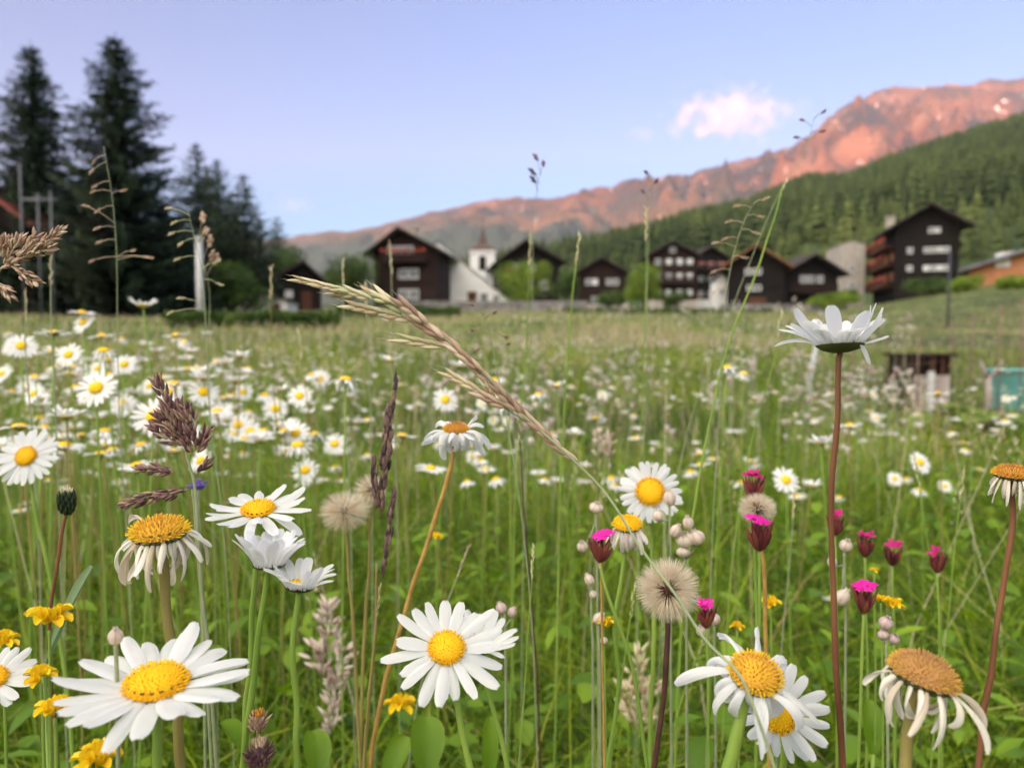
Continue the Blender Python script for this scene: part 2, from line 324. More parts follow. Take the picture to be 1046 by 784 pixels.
MNT = [(-600, 250), (-200, 235), (0, 246), (200, 250), (300, 244), (330, 238), (370, 235), (400, 229), (450, 216), (500, 205), (530, 203), (560, 205), (600, 197), (640, 187), (700, 182), (740, 169), (790, 158), (815, 146), (835, 132), (860, 112), (880, 100), (900, 96), (930, 95), (960, 92), (1000, 88), (1046, 83), (1200, 50), (1500, 90), (2000, 150)]
def mountain():
    na, ny = 420, 130
    aa = np.linspace(-1.3, 1.8, na); V = np.empty((ny + 14, na, 3))
    for k, a in enumerate(aa):
        px = CX + F * a; py = float(interp(MNT, px)); Dc = 5200 + 400 * math.sin(a * 3)
        zc = Dc * (352 - py) / F
        for i in range(ny + 14):
            t = i / (ny - 1); y = 1900 + (Dc - 1900) * t; x = a * y
            if t <= 1: z = 20 + (zc - 20) * (t ** 1.15)
            else: z = zc - (t - 1) * (Dc - 1900) * .5
            edge = min(1, t * 4) * (1 if t <= 1 else .6)
            fall = .04 + .96 * min(1, abs(1 - t) * 3.2) ** 1.3
            p = Vector((x * .0016, y * .0009, 0.3))
            rdg = mn.ridged_multi_fractal(p, .9, 2.1, 6, 1.0, 2.0) - 1.1
            fine = mn.fractal(Vector((x * .008, y * .006, 1)), .8, 2.2, 5)
            z += edge * (.45 + .75 * smn(np.array((a + .05) / .35))) * (260 * rdg * fall + 120 * fine * (.22 + .78 * fall))
            V[i, k] = (x, y, z)
    n = na; NI = ny + 14
    Q = [(i * n + k, i * n + k + 1, (i + 1) * n + k + 1, (i + 1) * n + k) for i in range(NI - 1) for k in range(n - 1)]
    m = mat('mountain_rock', [(.022, .026, .03), (.08, .04, .024), (.11, .052, .029), (.17, .10, .065)], 'noise', .0035, .95, 0, bump=.8, bscale=.02, detail=9, pos=[.40, .49, .56, .66])
    t = m.node_tree; nn = t.nodes; l = t.links
    b = nn['Principled BSDF']; rp = [x for x in nn if x.type == 'VALTORGB'][0]
    tc = [x for x in nn if x.type == 'TEX_COORD'][0]
    # old snow lying in gullies high on the slope
    s = nn.new('ShaderNodeTexNoise'); s.inputs['Scale'].default_value = .016; s.inputs['Detail'].default_value = 6; s.inputs['Distortion'].default_value = 1.2
    mp = nn.new('ShaderNodeMapping'); mp.inputs['Scale'].default_value = (1.3, .35, .6); l.new(tc.outputs['Object'], mp.inputs[0]); l.new(mp.outputs[0], s.inputs['Vector'])
    r2 = nn.new('ShaderNodeValToRGB'); r2.color_ramp.elements[0].position = .665; r2.color_ramp.elements[1].position = .71
    l.new(s.outputs['Fac'], r2.inputs[0])
    mx = nn.new('ShaderNodeMix'); mx.data_type = 'RGBA'; l.new(r2.outputs[0], mx.inputs[0]); l.new(rp.outputs[0], mx.inputs[6]); mx.inputs[7].default_value = (.82, .82, .85, 1)
    # alpine grass on the lower flanks
    sx = nn.new('ShaderNodeSeparateXYZ'); l.new(tc.outputs['Object'], sx.inputs[0])
    g = nn.new('ShaderNodeMapRange'); g.inputs[1].default_value = 500; g.inputs[2].default_value = 950; l.new(sx.outputs[2], g.inputs[0])
    mg = nn.new('ShaderNodeMix'); mg.data_type = 'RGBA'; l.new(g.outputs[0], mg.inputs[0]); mg.inputs[6].default_value = (.09, .085, .055, 1)
    l.new(mx.outputs[2], mg.inputs[7]); l.new(mg.outputs[2], b.inputs['Base Color'])
    o = mesh_np('mountain', V.reshape(-1, 3), Q, np.zeros(NI * na), m, True); o['kind'] = 'structure'
mountain()
def back_ridge():   # unseen range added behind the camera, sized to keep the valley in shade
    na, ny = 160, 24; V = []
    for i in range(ny):
        t = i / (ny - 1)
        for k in range(na):
            x = -9000 + 16000 * k / (na - 1); y = -1200 - 4200 * t
            h = 1030 + 60 * mn.noise(Vector((x * .0012, 0, 5))) ; z = h * math.sin(min(1, t * 1.15) * math.pi) ** .8 + 40 * mn.noise(Vector((x * .003, y * .003, 2)))
            V.append((x, y, max(z, -5)))
    Q = [(i * na + k, i * na + k + 1, (i + 1) * na + k + 1, (i + 1) * na + k) for i in range(ny - 1) for k in range(na - 1)]
    o = mesh_np('shading_range', V, Q, np.zeros(len(V)), mat('range_rock', [(.06, .08, .04), (.14, .13, .09)], 'noise', .003, .95), True); o['kind'] = 'structure'
back_ridge()
def haze():
    mb = MB(); mb.box(-11500, 13000, -6500, 8500, -8, 2150)
    m = bpy.data.materials.new('haze'); m.use_nodes = True; t = m.node_tree; t.nodes.remove(t.nodes['Principled BSDF'])
    v = t.nodes.new('ShaderNodeVolumePrincipled'); v.inputs['Color'].default_value = (.66, .80, 1.0, 1); v.inputs['Density'].default_value = 0.00006
    v.inputs['Anisotropy'].default_value = .0
    t.links.new(v.outputs[0], t.nodes['Material Output'].inputs['Volume'])
    o = mb.build('haze', m); tag(o, 'thin pale blue haze softening the far mountain', 'haze', kind='stuff')
haze()
def cloud(name, label, px, py, D, wpx, hpx, dens, seed):
    c = P(px, py, D); s = D / F; mb = MB()
    n, m_ = 28, 16; rx, ry, rz = wpx * s / 2, wpx * s * .35, hpx * s / 2
    vs = []
    for i in range(m_ + 1):
        th = math.pi * i / m_
        for k in range(n):
            ph = 2 * math.pi * k / n; v = Vector((math.sin(th) * math.cos(ph), math.sin(th) * math.sin(ph), math.cos(th)))
            j = 1 + .18 * mn.noise(v * 2.1 + Vector((seed, 0, 0))); vs.append((v.x * rx * j, v.y * ry * j, v.z * rz * j))
    mb.add(vs, [(i * n + k, (i + 1) * n + k, (i + 1) * n + (k + 1) % n, i * n + (k + 1) % n) for i in range(m_) for k in range(n)])
    m = bpy.data.materials.new(name); m.use_nodes = True; t = m.node_tree; t.nodes.remove(t.nodes['Principled BSDF']); N = t.nodes; l = t.links
    v = N.new('ShaderNodeVolumePrincipled'); v.inputs['Color'].default_value = (.97, .97, .97, 1)
    tc = N.new('ShaderNodeTexCoord'); nz = N.new('ShaderNodeTexNoise'); nz.inputs['Scale'].default_value = 4.6 / rx; nz.inputs['Detail'].default_value = 4
    off = N.new('ShaderNodeVectorMath'); off.inputs[1].default_value = (seed * 913., seed * 371., 0); l.new(tc.outputs['Object'], off.inputs[0]); l.new(off.outputs[0], nz.inputs['Vector'])
    dv = N.new('ShaderNodeVectorMath'); dv.operation = 'DIVIDE'; dv.inputs[1].default_value = (rx, ry, rz); l.new(tc.outputs['Object'], dv.inputs[0])
    ln = N.new('ShaderNodeVectorMath'); ln.operation = 'LENGTH'; l.new(dv.outputs[0], ln.inputs[0])
    ad = N.new('ShaderNodeMath'); ad.operation = 'MULTIPLY_ADD'; ad.inputs[1].default_value = 3.4; l.new(nz.outputs['Fac'], ad.inputs[0])
    ng = N.new('ShaderNodeMath'); ng.operation = 'MULTIPLY'; ng.inputs[1].default_value = -1.55; l.new(ln.outputs['Value'], ng.inputs[0]); l.new(ng.outputs[0], ad.inputs[2])
    mr = N.new('ShaderNodeMapRange'); mr.inputs[1].default_value = .75; mr.inputs[2].default_value = 1.7; mr.inputs[3].default_value = 0; mr.inputs[4].default_value = dens
    mr.interpolation_type = 'SMOOTHSTEP'; l.new(ad.outputs[0], mr.inputs[0]); l.new(mr.outputs[0], v.inputs['Density'])
    l.new(v.outputs[0], N['Material Output'].inputs['Volume'])
    o = mb.build(name, m, loc=c); tag(o, label, 'cloud'); return o
cloud('cloud', 'larger pink sunset cloud above the rising mountain ridge', 742, 118, 10500, 175, 72, .0012, 4)
cloud('cloud', 'thin pink veil of cloud trailing right of the larger cloud', 800, 112, 10800, 90, 40, .00035, 7)
cloud('cloud', 'small pale wisp left below the larger pink cloud', 655, 138, 10600, 60, 26, .0004, 9)
cloud('cloud', 'faint pink wisp of cloud low over the left trees', 300, 210, 10500, 62, 30, .0004, 2)

# ------------------------------------------------------------ trees and bushes
def spruce(label, px, D, top_py, rad, m='needle', dens=1.0, name='spruce_tree', open_=0.0, seed=1):
    rd = random.Random(seed); x = (px - CX) / F * D; b = Vector((x, D, gz(x, D))); H = zof(top_py, D) - b.z
    root = empty(name, b); tag(root, label, 'tree')
    tr = MB(); tr.tube([(0, 0, -.3), (0.05, 0, H * .4), (0, 0.03, H * .8), (0, 0, H)], [H * .016, H * .012, H * .005, .02], 9); tr.build('trunk', MT['bark'], root)
    V = []; Fq = []; Rr = []
    def quad(p, u, v, r):
        k = len(V); V.extend([p - v * .5, p + u * .55 - v * .9, p + u, p + u * .5 + v * .9]); Fq.append((k, k + 1, k + 2, k + 3)); Rr.extend([r] * 4)
    nw = int(H * 2.6 * dens)
    for i in range(nw):
        f = (i + rd.random() * .7) / nw; z = H * (.06 + .93 * f); prof = (1 - f) ** .78 * (1 if f > .1 else .8)
        Rw = rad * prof * rd.uniform(.75, 1.15) + .22
        nb = max(5, int((7 + 4 * (1 - f)) * (1 - open_ * .35)))
        for k in range(nb):
            az = 2 * math.pi * (k + rd.random() * .8) / nb; ln = Rw * rd.uniform(.62, 1.18)
            u = Vector((math.cos(az), math.sin(az), 0)); sd_ = Vector((-u.y, u.x, 0)); br = .15 + .5 * rd.random()
            ns = max(3, int(ln * 6.5))
            for s in range(ns):
                t = (s + .6) / ns
                dz = ln * (-.28 * t + .22 * t * t * t) if not open_ else ln * (-.05 * t + .2 * t * t)
                c = Vector((0, 0, z + dz)) + u * ln * t
                sz = (.36 + .3 * (1 - abs(t - .5))) * (.72 + .28 * (1 - f)) * (.75 if open_ else 1)
                for q in (-1, 1):
                    dirv = (u * .75 + sd_ * q * rd.uniform(.5, 1.1) + Vector((0, 0, rd.uniform(-.5, .12)))).normalized()
                    wv = dirv.cross(Vector((rd.uniform(-.4, .4), rd.uniform(-.4, .4), 1))).normalized() * sz * .2
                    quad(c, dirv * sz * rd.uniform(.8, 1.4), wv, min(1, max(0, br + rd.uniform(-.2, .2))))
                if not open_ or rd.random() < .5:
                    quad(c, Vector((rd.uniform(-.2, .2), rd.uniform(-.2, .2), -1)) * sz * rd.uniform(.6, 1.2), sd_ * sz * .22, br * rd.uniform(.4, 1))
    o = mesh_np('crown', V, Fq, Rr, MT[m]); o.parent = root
    return root
def bush(label, px, D, base_py, wpx, hpx, m='foliage', name='bush', leaf=.16, n=5200, seed=1, cat='bush', trunk=True, z0=None):
    rd = random.Random(seed); s = D / F; x = (px - CX) * s; z = gz(x, D) if z0 is None else z0
    top = zof(base_py - hpx, D); bot = min(zof(base_py, D), top - .3); z = min(z, bot)
    root = empty(name, (x, D, z)); tag(root, label, cat)
    H = top - z; W = wpx * s
    if trunk:
        tb = MB(); tb.tube([(0, 0, -.2), (.05, 0, H * .3), (0, 0, H * .6)], [W * .04, W * .03, W * .012], 8)
        for k in range(5):
            a = k * 1.3; tb.tube([(0, 0, H * .25), (math.cos(a) * W * .15, math.sin(a) * W * .15, H * .5), (math.cos(a) * W * .28, math.sin(a) * W * .25, H * .75)], [W * .02, W * .014, W * .004], 6)
        tb.build('trunk', MT['bark'], root)
    cz = (bot + top) / 2 - z; rz = (top - bot) / 2
    bl = [(Vector((0, 0, cz)), W * .34, rz * .8)]
    for k in range(9):
        a = rd.random() * 6.28; q = rd.uniform(.18, .36) * W; zz = cz + rd.uniform(-.55, .5) * rz
        rr = rd.uniform(.12, .22) * W; bl.append((Vector((math.cos(a) * q, math.sin(a) * q, zz)), rr, min(rr * 1.1, rz * .5)))
    V = []; Q = []; Rr = []
    for i in range(n):
        c, r1, r2 = rd.choice(bl + bl[:1] * 3); d = Vector((rd.gauss(0, 1), rd.gauss(0, 1), rd.gauss(0, 1))).normalized(); q = rd.random() ** .35
        p = c + Vector((d.x * r1 * q, d.y * r1 * q, d.z * r2 * q))
        if p.z < .05: continue
        u = Vector((rd.gauss(0, 1), rd.gauss(0, 1), rd.gauss(0, .6))).normalized() * leaf * rd.uniform(.6, 1.3); v = u.cross(Vector((rd.gauss(0, 1), rd.gauss(0, 1), rd.gauss(0, 1))).normalized()) * .45
        k = len(V); V.extend([p, p + u * .5 + v, p + u, p + u * .5 - v]); Q.append((k, k + 1, k + 2, k + 3)); r = min(1, max(0, .5 + mn.noise(p * (1.2 / max(.3, W * .2))) * .8 + rd.uniform(-.25, .25))); Rr.extend([r] * 4)
    o = mesh_np('crown', V, Q, Rr, MT[m]); o.parent = root; return root
spruce('tallest dark spruce, second from the left edge', 127, 44, 40, 6.2, seed=3)
spruce('tall dark spruce nearest the left edge of the meadow', 42, 50, 48, 6.0, seed=5, dens=.9)
spruce('shorter dark spruce filling the gap under the two tall spruces', 88, 56, 185, 4.0, seed=8)
spruce('low dark spruce at the very left behind the rosy grass head', 2, 54, 190, 4.2, seed=18)
spruce('lower dark spruce close against the right side of the tallest spruce', 168, 50, 205, 3.4, seed=28)
spruce('tall airy larch just right of the tallest spruce', 205, 58, 148, 4.6, m='larch', open_=.7, dens=1.3, name='larch_tree', seed=11)
spruce('airy larch second from the spruces', 226, 66, 164, 4.8, m='larch', open_=.7, dens=1.3, name='larch_tree', seed=12)
spruce('greyish larch between the two airy ones', 216, 70, 172, 4.4, m='larch', open_=.5, dens=1.2, name='larch_tree', seed=51)
spruce('short larch between slim larch and its airy neighbour', 240, 72, 196, 4.2, m='larch', open_=.5, dens=1.2, name='larch_tree', seed=52)
spruce('low larch right of the slim pointed one', 268, 74, 222, 3.8, m='larch', open_=.5, dens=1.2, name='larch_tree', seed=53)
spruce('slim pointed larch at the right end of the tall trees', 252, 62, 178, 4.2, m='larch', open_=.7, dens=1.25, name='larch_tree', seed=13)
spruce('small distant spruce left of the dark barn', 285, 85, 222, 4.2, m='larch', open_=.5, name='spruce_tree', seed=14)
bush('round dark green tree behind the low dark barn', 298, 80, 312, 62, 70, 'foliage', 'broadleaf_tree', .2, 5200, 3, 'tree')
bush('dark leafy tree between low barn and the tall left chalet', 355, 72, 316, 76, 64, 'foliage', 'broadleaf_tree', .2, 6500, 4, 'tree')
spruce('broad dark spruce right behind the pale pillar', 182, 53, 222, 3.8, seed=38)
bush('dark shrub mass at the foot of the larches', 235, 56, 322, 90, 62, 'foliage', 'broadleaf_tree', .2, 6500, 41, 'tree')
bush('lime green bush before the chalet right of the church', 535, 74, 312, 72, 50, 'foliage_lime', 'bush', .16, 6500, 5)
bush('darker small bush touching the lime bush on its right', 577, 78, 312, 34, 40, 'foliage', 'bush', .16, 3200, 6)
bush('lime green round tree before the red brown chalets', 658, 70, 314, 50, 52, 'foliage_lime', 'broadleaf_tree', .15, 6000, 7, 'tree')
bush('low dark shrub left of the lime round tree', 622, 72, 316, 40, 22, 'foliage', 'bush', .15, 2600, 8)
bush('low shrub right of the lime round tree', 690, 74, 316, 34, 22, 'foliage', 'bush', .15, 2400, 9)
bush('bright shrub on the bank left below the big dark chalet', 850, 62, 318, 60, 22, 'foliage_lime', 'bush', .14, 3600, 10)
bush('shrub at the foot of the big dark chalet gable', 950, 60, 306, 70, 26, 'foliage', 'bush', .14, 4500, 12)
bush('shrub before the orange walled house', 985, 56, 302, 44, 22, 'foliage_lime', 'bush', .14, 3000, 14)
bush('bushy shrub at the right edge below the grey roof', 1036, 50, 304, 46, 26, 'foliage_lime', 'bush', .14, 4500, 13)
bush('dark shrub between the small barns and the stone tower house', 862, 76, 312, 30, 18, 'foliage', 'bush', .14, 2200, 15)
def hedge(label, px0, px1, D, h, m, n, seed):
    rd = random.Random(seed); x0 = (px0 - CX) / F * D; x1 = (px1 - CX) / F * D; root = empty('hedge', ((x0 + x1) / 2, D, gz((x0 + x1) / 2, D))); tag(root, label, 'hedge')
    V = []; Q = []; Rr = []; b = MB()
    for i in range(14):
        xx = (x0 - x1) / 2 + (x1 - x0) * (i + .5) / 14; b.tube([(xx, 0, -.1), (xx + .05, 0, h * .4), (xx, .03, h * .8)], [.02, .015, .005], 5)
    b.build('stem', MT['bark'], root)
    for i in range(n):
        xx = rd.uniform(x0, x1); p = Vector((xx - (x0 + x1) / 2, rd.uniform(-.5, .5), rd.random() ** .7 * h * (1 + .25 * mn.noise(Vector((xx * .9, 0, seed))))))
        u = Vector((rd.gauss(0, 1), rd.gauss(0, 1), rd.gauss(0.3, .6))).normalized() * .10 * rd.uniform(.6, 1.5); v = u.cross(Vector((rd.gauss(0, 1), rd.gauss(0, 1), rd.gauss(0, 1))).normalized()) * .45
        k = len(V); V.extend([p, p + u * .5 + v, p + u, p + u * .5 - v]); Q.append((k, k + 1, k + 2, k + 3)); Rr.extend([min(1, max(0, .5 + .7 * mn.noise(p * 2) + rd.uniform(-.2, .2)))] * 4)
    o = mesh_np('foliage', V, Q, Rr, MT[m]); o.parent = root
hedge('low leafy green hedge before the left trees and dark barn', 175, 345, 23, .55, 'foliage', 9000, 1)
hedge('darker low hedge under the tall left chalet', 345, 470, 40, .55, 'foliage', 6000, 2)
hedge('long low hedge line before the middle chalets', 560, 800, 52, .5, 'foliage', 9000, 3)

# ------------------------------------------------------------ houses
def gable_house(name, label, px, D, w, dep, h, rise, rz=0, base=None, wall='wood_dark', roof='roof_dark', over=.7, rows=(), stone_h=0, chim=None, balc=(), cat='house', pxw=None, door=None, z=None, peak=.5, thick=.22, extra=None):
    x = (px - CX) / F * D; gz_ = gz(x, D) if z is None else z
    root = empty(name, (x, D, gz_), rz); tag(root, label, cat)
    pk = -w / 2 + w * peak
    mb = MB(); V = []
    z0 = stone_h
    prof = [(-w / 2, z0 - (1.5 if z0 == 0 else 0)), (w / 2, z0 - (1.5 if z0 == 0 else 0)), (w / 2, h), (pk, h + rise), (-w / 2, h)]
    vs = [(p[0], 0, p[1]) for p in prof] + [(p[0], dep, p[1]) for p in prof]
    mb.add(vs, [(0, 1, 2, 3, 4), (9, 8, 7, 6, 5), (1, 6, 7, 2), (5, 0, 4, 9), (0, 5, 6, 1), (2, 7, 8, 3), (4, 3, 8, 9)])
    # corner posts and log ends proud of the wall
    if wall.startswith('wood'):
        for sx in (-w / 2 - .06, w / 2 - .14):
            mb.box(sx, sx + .2, -.12, -.003, z0 + .02, h - .05)
        for zz in np.arange(z0 + 2.3, h + .3, 2.4):
            mb.box(-w / 2 - .05, w / 2 + .05, -.09, -.004, zz - .1, zz + .08)
    mb.build('wall', MT[wall], root, smooth=False)
    if stone_h:
        sb = MB(); sb.box(-w / 2 - .1, w / 2 + .1, -.12, dep + .1, -1.5, stone_h - .003); sb.build('foundation', MT['plaster' if wall == 'wood_dark' else 'stone'], root, smooth=False)
    rb = MB(); o_ = over
    for sgn in (-1, 1):
        run = (w / 2 + pk) if sgn < 0 else (w / 2 - pk)
        sl = rise / run; ex = (w / 2 + o_) * sgn; ez = h - sl * o_
        a = (pk, h + rise + .02); bpt = (ex, ez + .02)
        vs = [(a[0], -o_ * 1.2, a[1]), (bpt[0], -o_ * 1.2, bpt[1]), (bpt[0], dep + o_, bpt[1]), (a[0], dep + o_, a[1])]
        vs += [(v[0], v[1], v[2] + thick) for v in vs]
        rb.add(vs, [(0, 1, 2, 3), (7, 6, 5, 4), (0, 4, 5, 1), (1, 5, 6, 2), (2, 6, 7, 3), (3, 7, 4, 0)])
    rf = rb.build('roof', MT[roof], root, smooth=False)
    if chim:
        cb = MB(); cx_, cy_, ch_ = chim; cb.box(cx_ - .4, cx_ + .4, cy_ - .4, cy_ + .4, h + .3, h + rise + ch_); cb.box(cx_ - .5, cx_ + .5, cy_ - .5, cy_ + .5, h + rise + ch_ + .003, h + rise + ch_ + .18)
        cb.build('chimney', MT['stone'], rf, smooth=False)
    for (wx, wz, ww, wh) in rows:
        fr = MB(); t = .09
        fr.box(wx - ww / 2 - t, wx + ww / 2 + t, -.1, -.002, wz - t, wz); fr.box(wx - ww / 2 - t, wx + ww / 2 + t, -.1, -.002, wz + wh, wz + wh + t)
        fr.box(wx - ww / 2 - t, wx - ww / 2, -.1, -.002, wz, wz + wh); fr.box(wx + ww / 2, wx + ww / 2 + t, -.1, -.002, wz, wz + wh)
        fr.box(wx - .04, wx + .04, -.095, -.002, wz, wz + wh)
        wo = fr.build('window', MT['white_wood'], root, smooth=False)
        pn = MB(); pn.box(wx - ww / 2, wx - .04, -.05, -.004, wz, wz + wh); pn.box(wx + .04, wx + ww / 2, -.05, -.004, wz, wz + wh)
        # some panes are opaque white, the rest dark glass
        pn.build('pane', MT['white_wood'] if (wx * 7 + wz) % 1 < .22 else MT['glass'], wo, smooth=False)
    for (x0, x1, bz, m_) in balc:
        bb = MB(); bb.box(x0, x1, -.9, -.004, bz - .12, bz); bb.box(x0, x1, -.9, -.84, bz + .85, bz + .95)
        q = x0
        while q < x1: bb.box(q, q + .11, -.88, -.84, bz + .003, bz + .847); q += .17
        bo = bb.build('balcony', MT['wood_brown'], root, smooth=False)
        if m_:
            fb = MB()
            for i in range(int((x1 - x0) * 7)): fb.ball((random.uniform(x0, x1), -.95 + random.uniform(-.08, .05), bz + .95 + random.uniform(-.12, .15)), .12, .1, .12, 6, 4, random.random())
            fb.build('flowers', MT[m_], bo)['kind'] = 'stuff'
    if door:
        dx, dw, dh = door; db = MB(); db.box(dx - dw / 2, dx + dw / 2, -.06, -.002, 0.02, dh); d_ = db.build('door', MT['wood_red'], root, smooth=False)
        hb = MB(); hb.box(dx + dw / 2 - .2, dx + dw / 2 - .1, -.12, -.062, 1.0, 1.1); hb.build('handle', MT['metal_dark'], d_, smooth=False)
    return root
# tall left chalet
gable_house('chalet', 'tall dark brown chalet with white windows, left of the white gable', 415, 74, 6.2, 8, 6.1, 1.9, rz=R(-6), stone_h=.6, peak=.42, over=.9, wall='wood_brown',
            rows=[(-.2, 1.3, .75, .8), (.85, 1.3, .75, .8), (-.2, 3.3, .75, .8), (.85, 3.3, .75, .8), (-1.4, 5.75, .6, .6), (-.5, 5.75, .6, .6), (.4, 5.75, .6, .6)], balc=[(-2.2, 2.2, 4.9, 'flower_red')], chim=(-.2, 4, .7))
gable_house('white_house', 'white plastered gable house between the left chalet and church tower', 474, 81, 10.2, 8, .9, 6.5, rz=R(3), peak=.22, wall='plaster', roof='roof_grey', over=.15, thick=.1, rows=[(2.2, .9, .7, .9), (3.5, .9, .6, .7)], door=(.9, 1, 2))
# church
def church():
    D = 96; x = (493 - CX) / F * D; g = gz(x, D); root = empty('church', (x, D, g)); tag(root, 'small white church tower with a slim pointed brown spire', 'church')
    h = zof(256, D) - g; mb = MB(); mb.box(-1.6, 1.6, 0, 3.2, -1, h); mb.box(-1.72, 1.72, -.12, 3.32, h - .35, h - .1); mb.build('tower', MT['plaster'], root, smooth=False)
    sp = MB(); hp = zof(228, D) - g
    sp.add([(-1.75, -.15, h + .003), (1.75, -.15, h + .003), (1.75, 3.35, h + .003), (-1.75, 3.35, h + .003), (-.6, 1.0, h + .9), (.6, 1.0, h + .9), (.6, 2.2, h + .9), (-.6, 2.2, h + .9), (0, 1.6, hp)],
           [(0, 3, 2, 1), (0, 1, 5, 4), (1, 2, 6, 5), (2, 3, 7, 6), (3, 0, 4, 7), (4, 5, 8), (5, 6, 8), (6, 7, 8), (7, 4, 8)])
    s = sp.build('spire', MT['spire'], root, smooth=False)
    c = MB(); c.tube([(0, 1.6, hp - .1), (0, 1.6, hp + 1)], .05, 6); c.box(-.3, .3, 1.56, 1.64, hp + .55, hp + .63); c.build('cross', MT['metal_dark'], s, smooth=False)
    wn = MB(); wn.box(-.45, .45, -.05, -.002, h - 2.6, h - 1.1); wn.ball((0, -.02, h - 1.1), .45, .04, .4, 12, 8); wn.build('belfry_window', MT['wood_dark'], root, smooth=False)
    nv = MB(); nv.add([(-2, 3.3, -1), (6, 3.3, -1), (6, 3.3, 3.6), (-2, 3.3, 3.6), (-2, 11, -1), (6, 11, -1), (6, 11, 3.6), (-2, 11, 3.6), (2, 3.3, 6.3), (2, 11, 6.3)],
                      [(0, 1, 2, 8, 3), (1, 5, 6, 2), (5, 4, 7, 9, 6), (4, 0, 3, 7)]); nv.build('nave', MT['plaster'], root, smooth=False)
    nr = MB(); nr.add([(-2.3, 3, 3.5), (2, 3, 6.42), (2, 11.3, 6.42), (-2.3, 11.3, 3.5), (-2.3, 3, 3.7), (2, 3, 6.62), (2, 11.3, 6.62), (-2.3, 11.3, 3.7)], [(0, 1, 2, 3), (7, 6, 5, 4), (0, 4, 5, 1), (3, 2, 6, 7), (0, 3, 7, 4)])
    nr.add([(2.003, 3, 6.42), (6.3, 3, 3.5), (6.3, 11.3, 3.5), (2.003, 11.3, 6.42), (2.003, 3, 6.62), (6.3, 3, 3.7), (6.3, 11.3, 3.7), (2.003, 11.3, 6.62)], [(0, 1, 2, 3), (7, 6, 5, 4), (0, 4, 5, 1), (3, 2, 6, 7), (1, 5, 6, 2)])
    nr.build('nave_roof', MT['roof_dark'], root, smooth=False)
church()
gable_house('chalet', 'dark chalet rising behind the lime bush right of the church', 541, 88, 6.8, 9, 5.9, 2.1, rz=R(8), peak=.42, over=.9, stone_h=.5, rows=[(-1.6, 4.6, .6, .7), (.2, 4.6, .6, .7), (-1.7, 2.5, .7, .9), (0, 2.5, .7, .9), (1.7, 2.5, .7, .9)], balc=[(-3.0, -1.0, 3.6, 'flower_red')])
gable_house('chalet', 'low broad dark chalet with one white window row above a green hedge', 614, 100, 6.0, 8, 5.0, 1.7, rz=R(2), wall='wood_brown', over=.7, stone_h=.7, rows=[(-1.8, 3.3, .6, .65), (-.9, 3.3, .6, .65), (1.0, 3.3, .6, .65), (1.9, 3.3, .6, .65), (-.8, 1.0, .9, .6)], balc=[])
gable_house('chalet', 'red brown three storey chalet right of the lime round tree', 686, 98, 6.1, 8, 6.9, 1.6, rz=R(-4), wall='wood_brown', over=.7, stone_h=1.0, rows=[(u, z_, .6, .6) for z_ in (1.7, 3.8, 5.7) for u in (-1.9, -.5, .9, 2.2)] + [(0, 7.3, .6, .5)], balc=[(-2.6, 2.6, 3.1, None)])
gable_house('chalet', 'narrow dark chalet squeezed between red brown chalet and rust roofed barn', 724, 104, 4.9, 8, 6.9, 1.5, rz=R(5), over=.6, stone_h=1.2, rows=[(u, z_, .55, .55) for z_ in (1.7, 3.8, 5.7) for u in (-1.3, 0.1, 1.4)], balc=[(-2, 2, 5.1, 'flower_red')], door=(-1.4, 1, 2.0))
gable_house('barn', 'dark timber barn with a rust brown roof and white wall side', 770, 70, 4.9, 6, 4.4, 1.6, rz=R(-14), roof='roof_rust', over=.8, peak=.5, rows=[(-.6, 3.5, .5, .4), (.2, 3.5, .5, .4), (-.1, 2.0, 1.1, .35)], cat='barn', door=(.2, 1.6, 1.3))
gable_house('white_shed', 'narrow white plastered shed leaning on the rust roofed barn', 736, 72.5, 1.1, 3, 3.0, .7, rz=R(-5), wall='plaster', roof='roof_dark', over=.12, thick=.1, rows=[(0, 1.6, .4, .4)], cat='shed')
gable_house('barn', 'wide low dark barn with white windows between rust roof and stone house', 827, 78, 5.4, 7, 4.1, 1.6, rz=R(4), over=.9, rows=[(-.9, 3.0, .5, .6), (-.1, 3.0, .5, .6), (.9, 3.0, .5, .6)], balc=[(-2.4, 2.4, 1.9, None)], cat='barn', stone_h=.6)
gable_house('barn', 'little dark timber barn at the left below the larches', 307, 66, 3.6, 5, 3.1, 1.3, rz=R(14), over=.6, peak=.6, rows=[(-.9, 1.4, .5, .5)], cat='barn', door=(.6, .9, 1.9))
gable_house('stone_shed', 'pale low stone shed at the left beside the little dark barn', 270, 60, 3.7, 4, .9, .5, rz=R(4), wall='plaster', roof='stone', over=.1, thick=.1, cat='shed', door=(1, .7, .8))
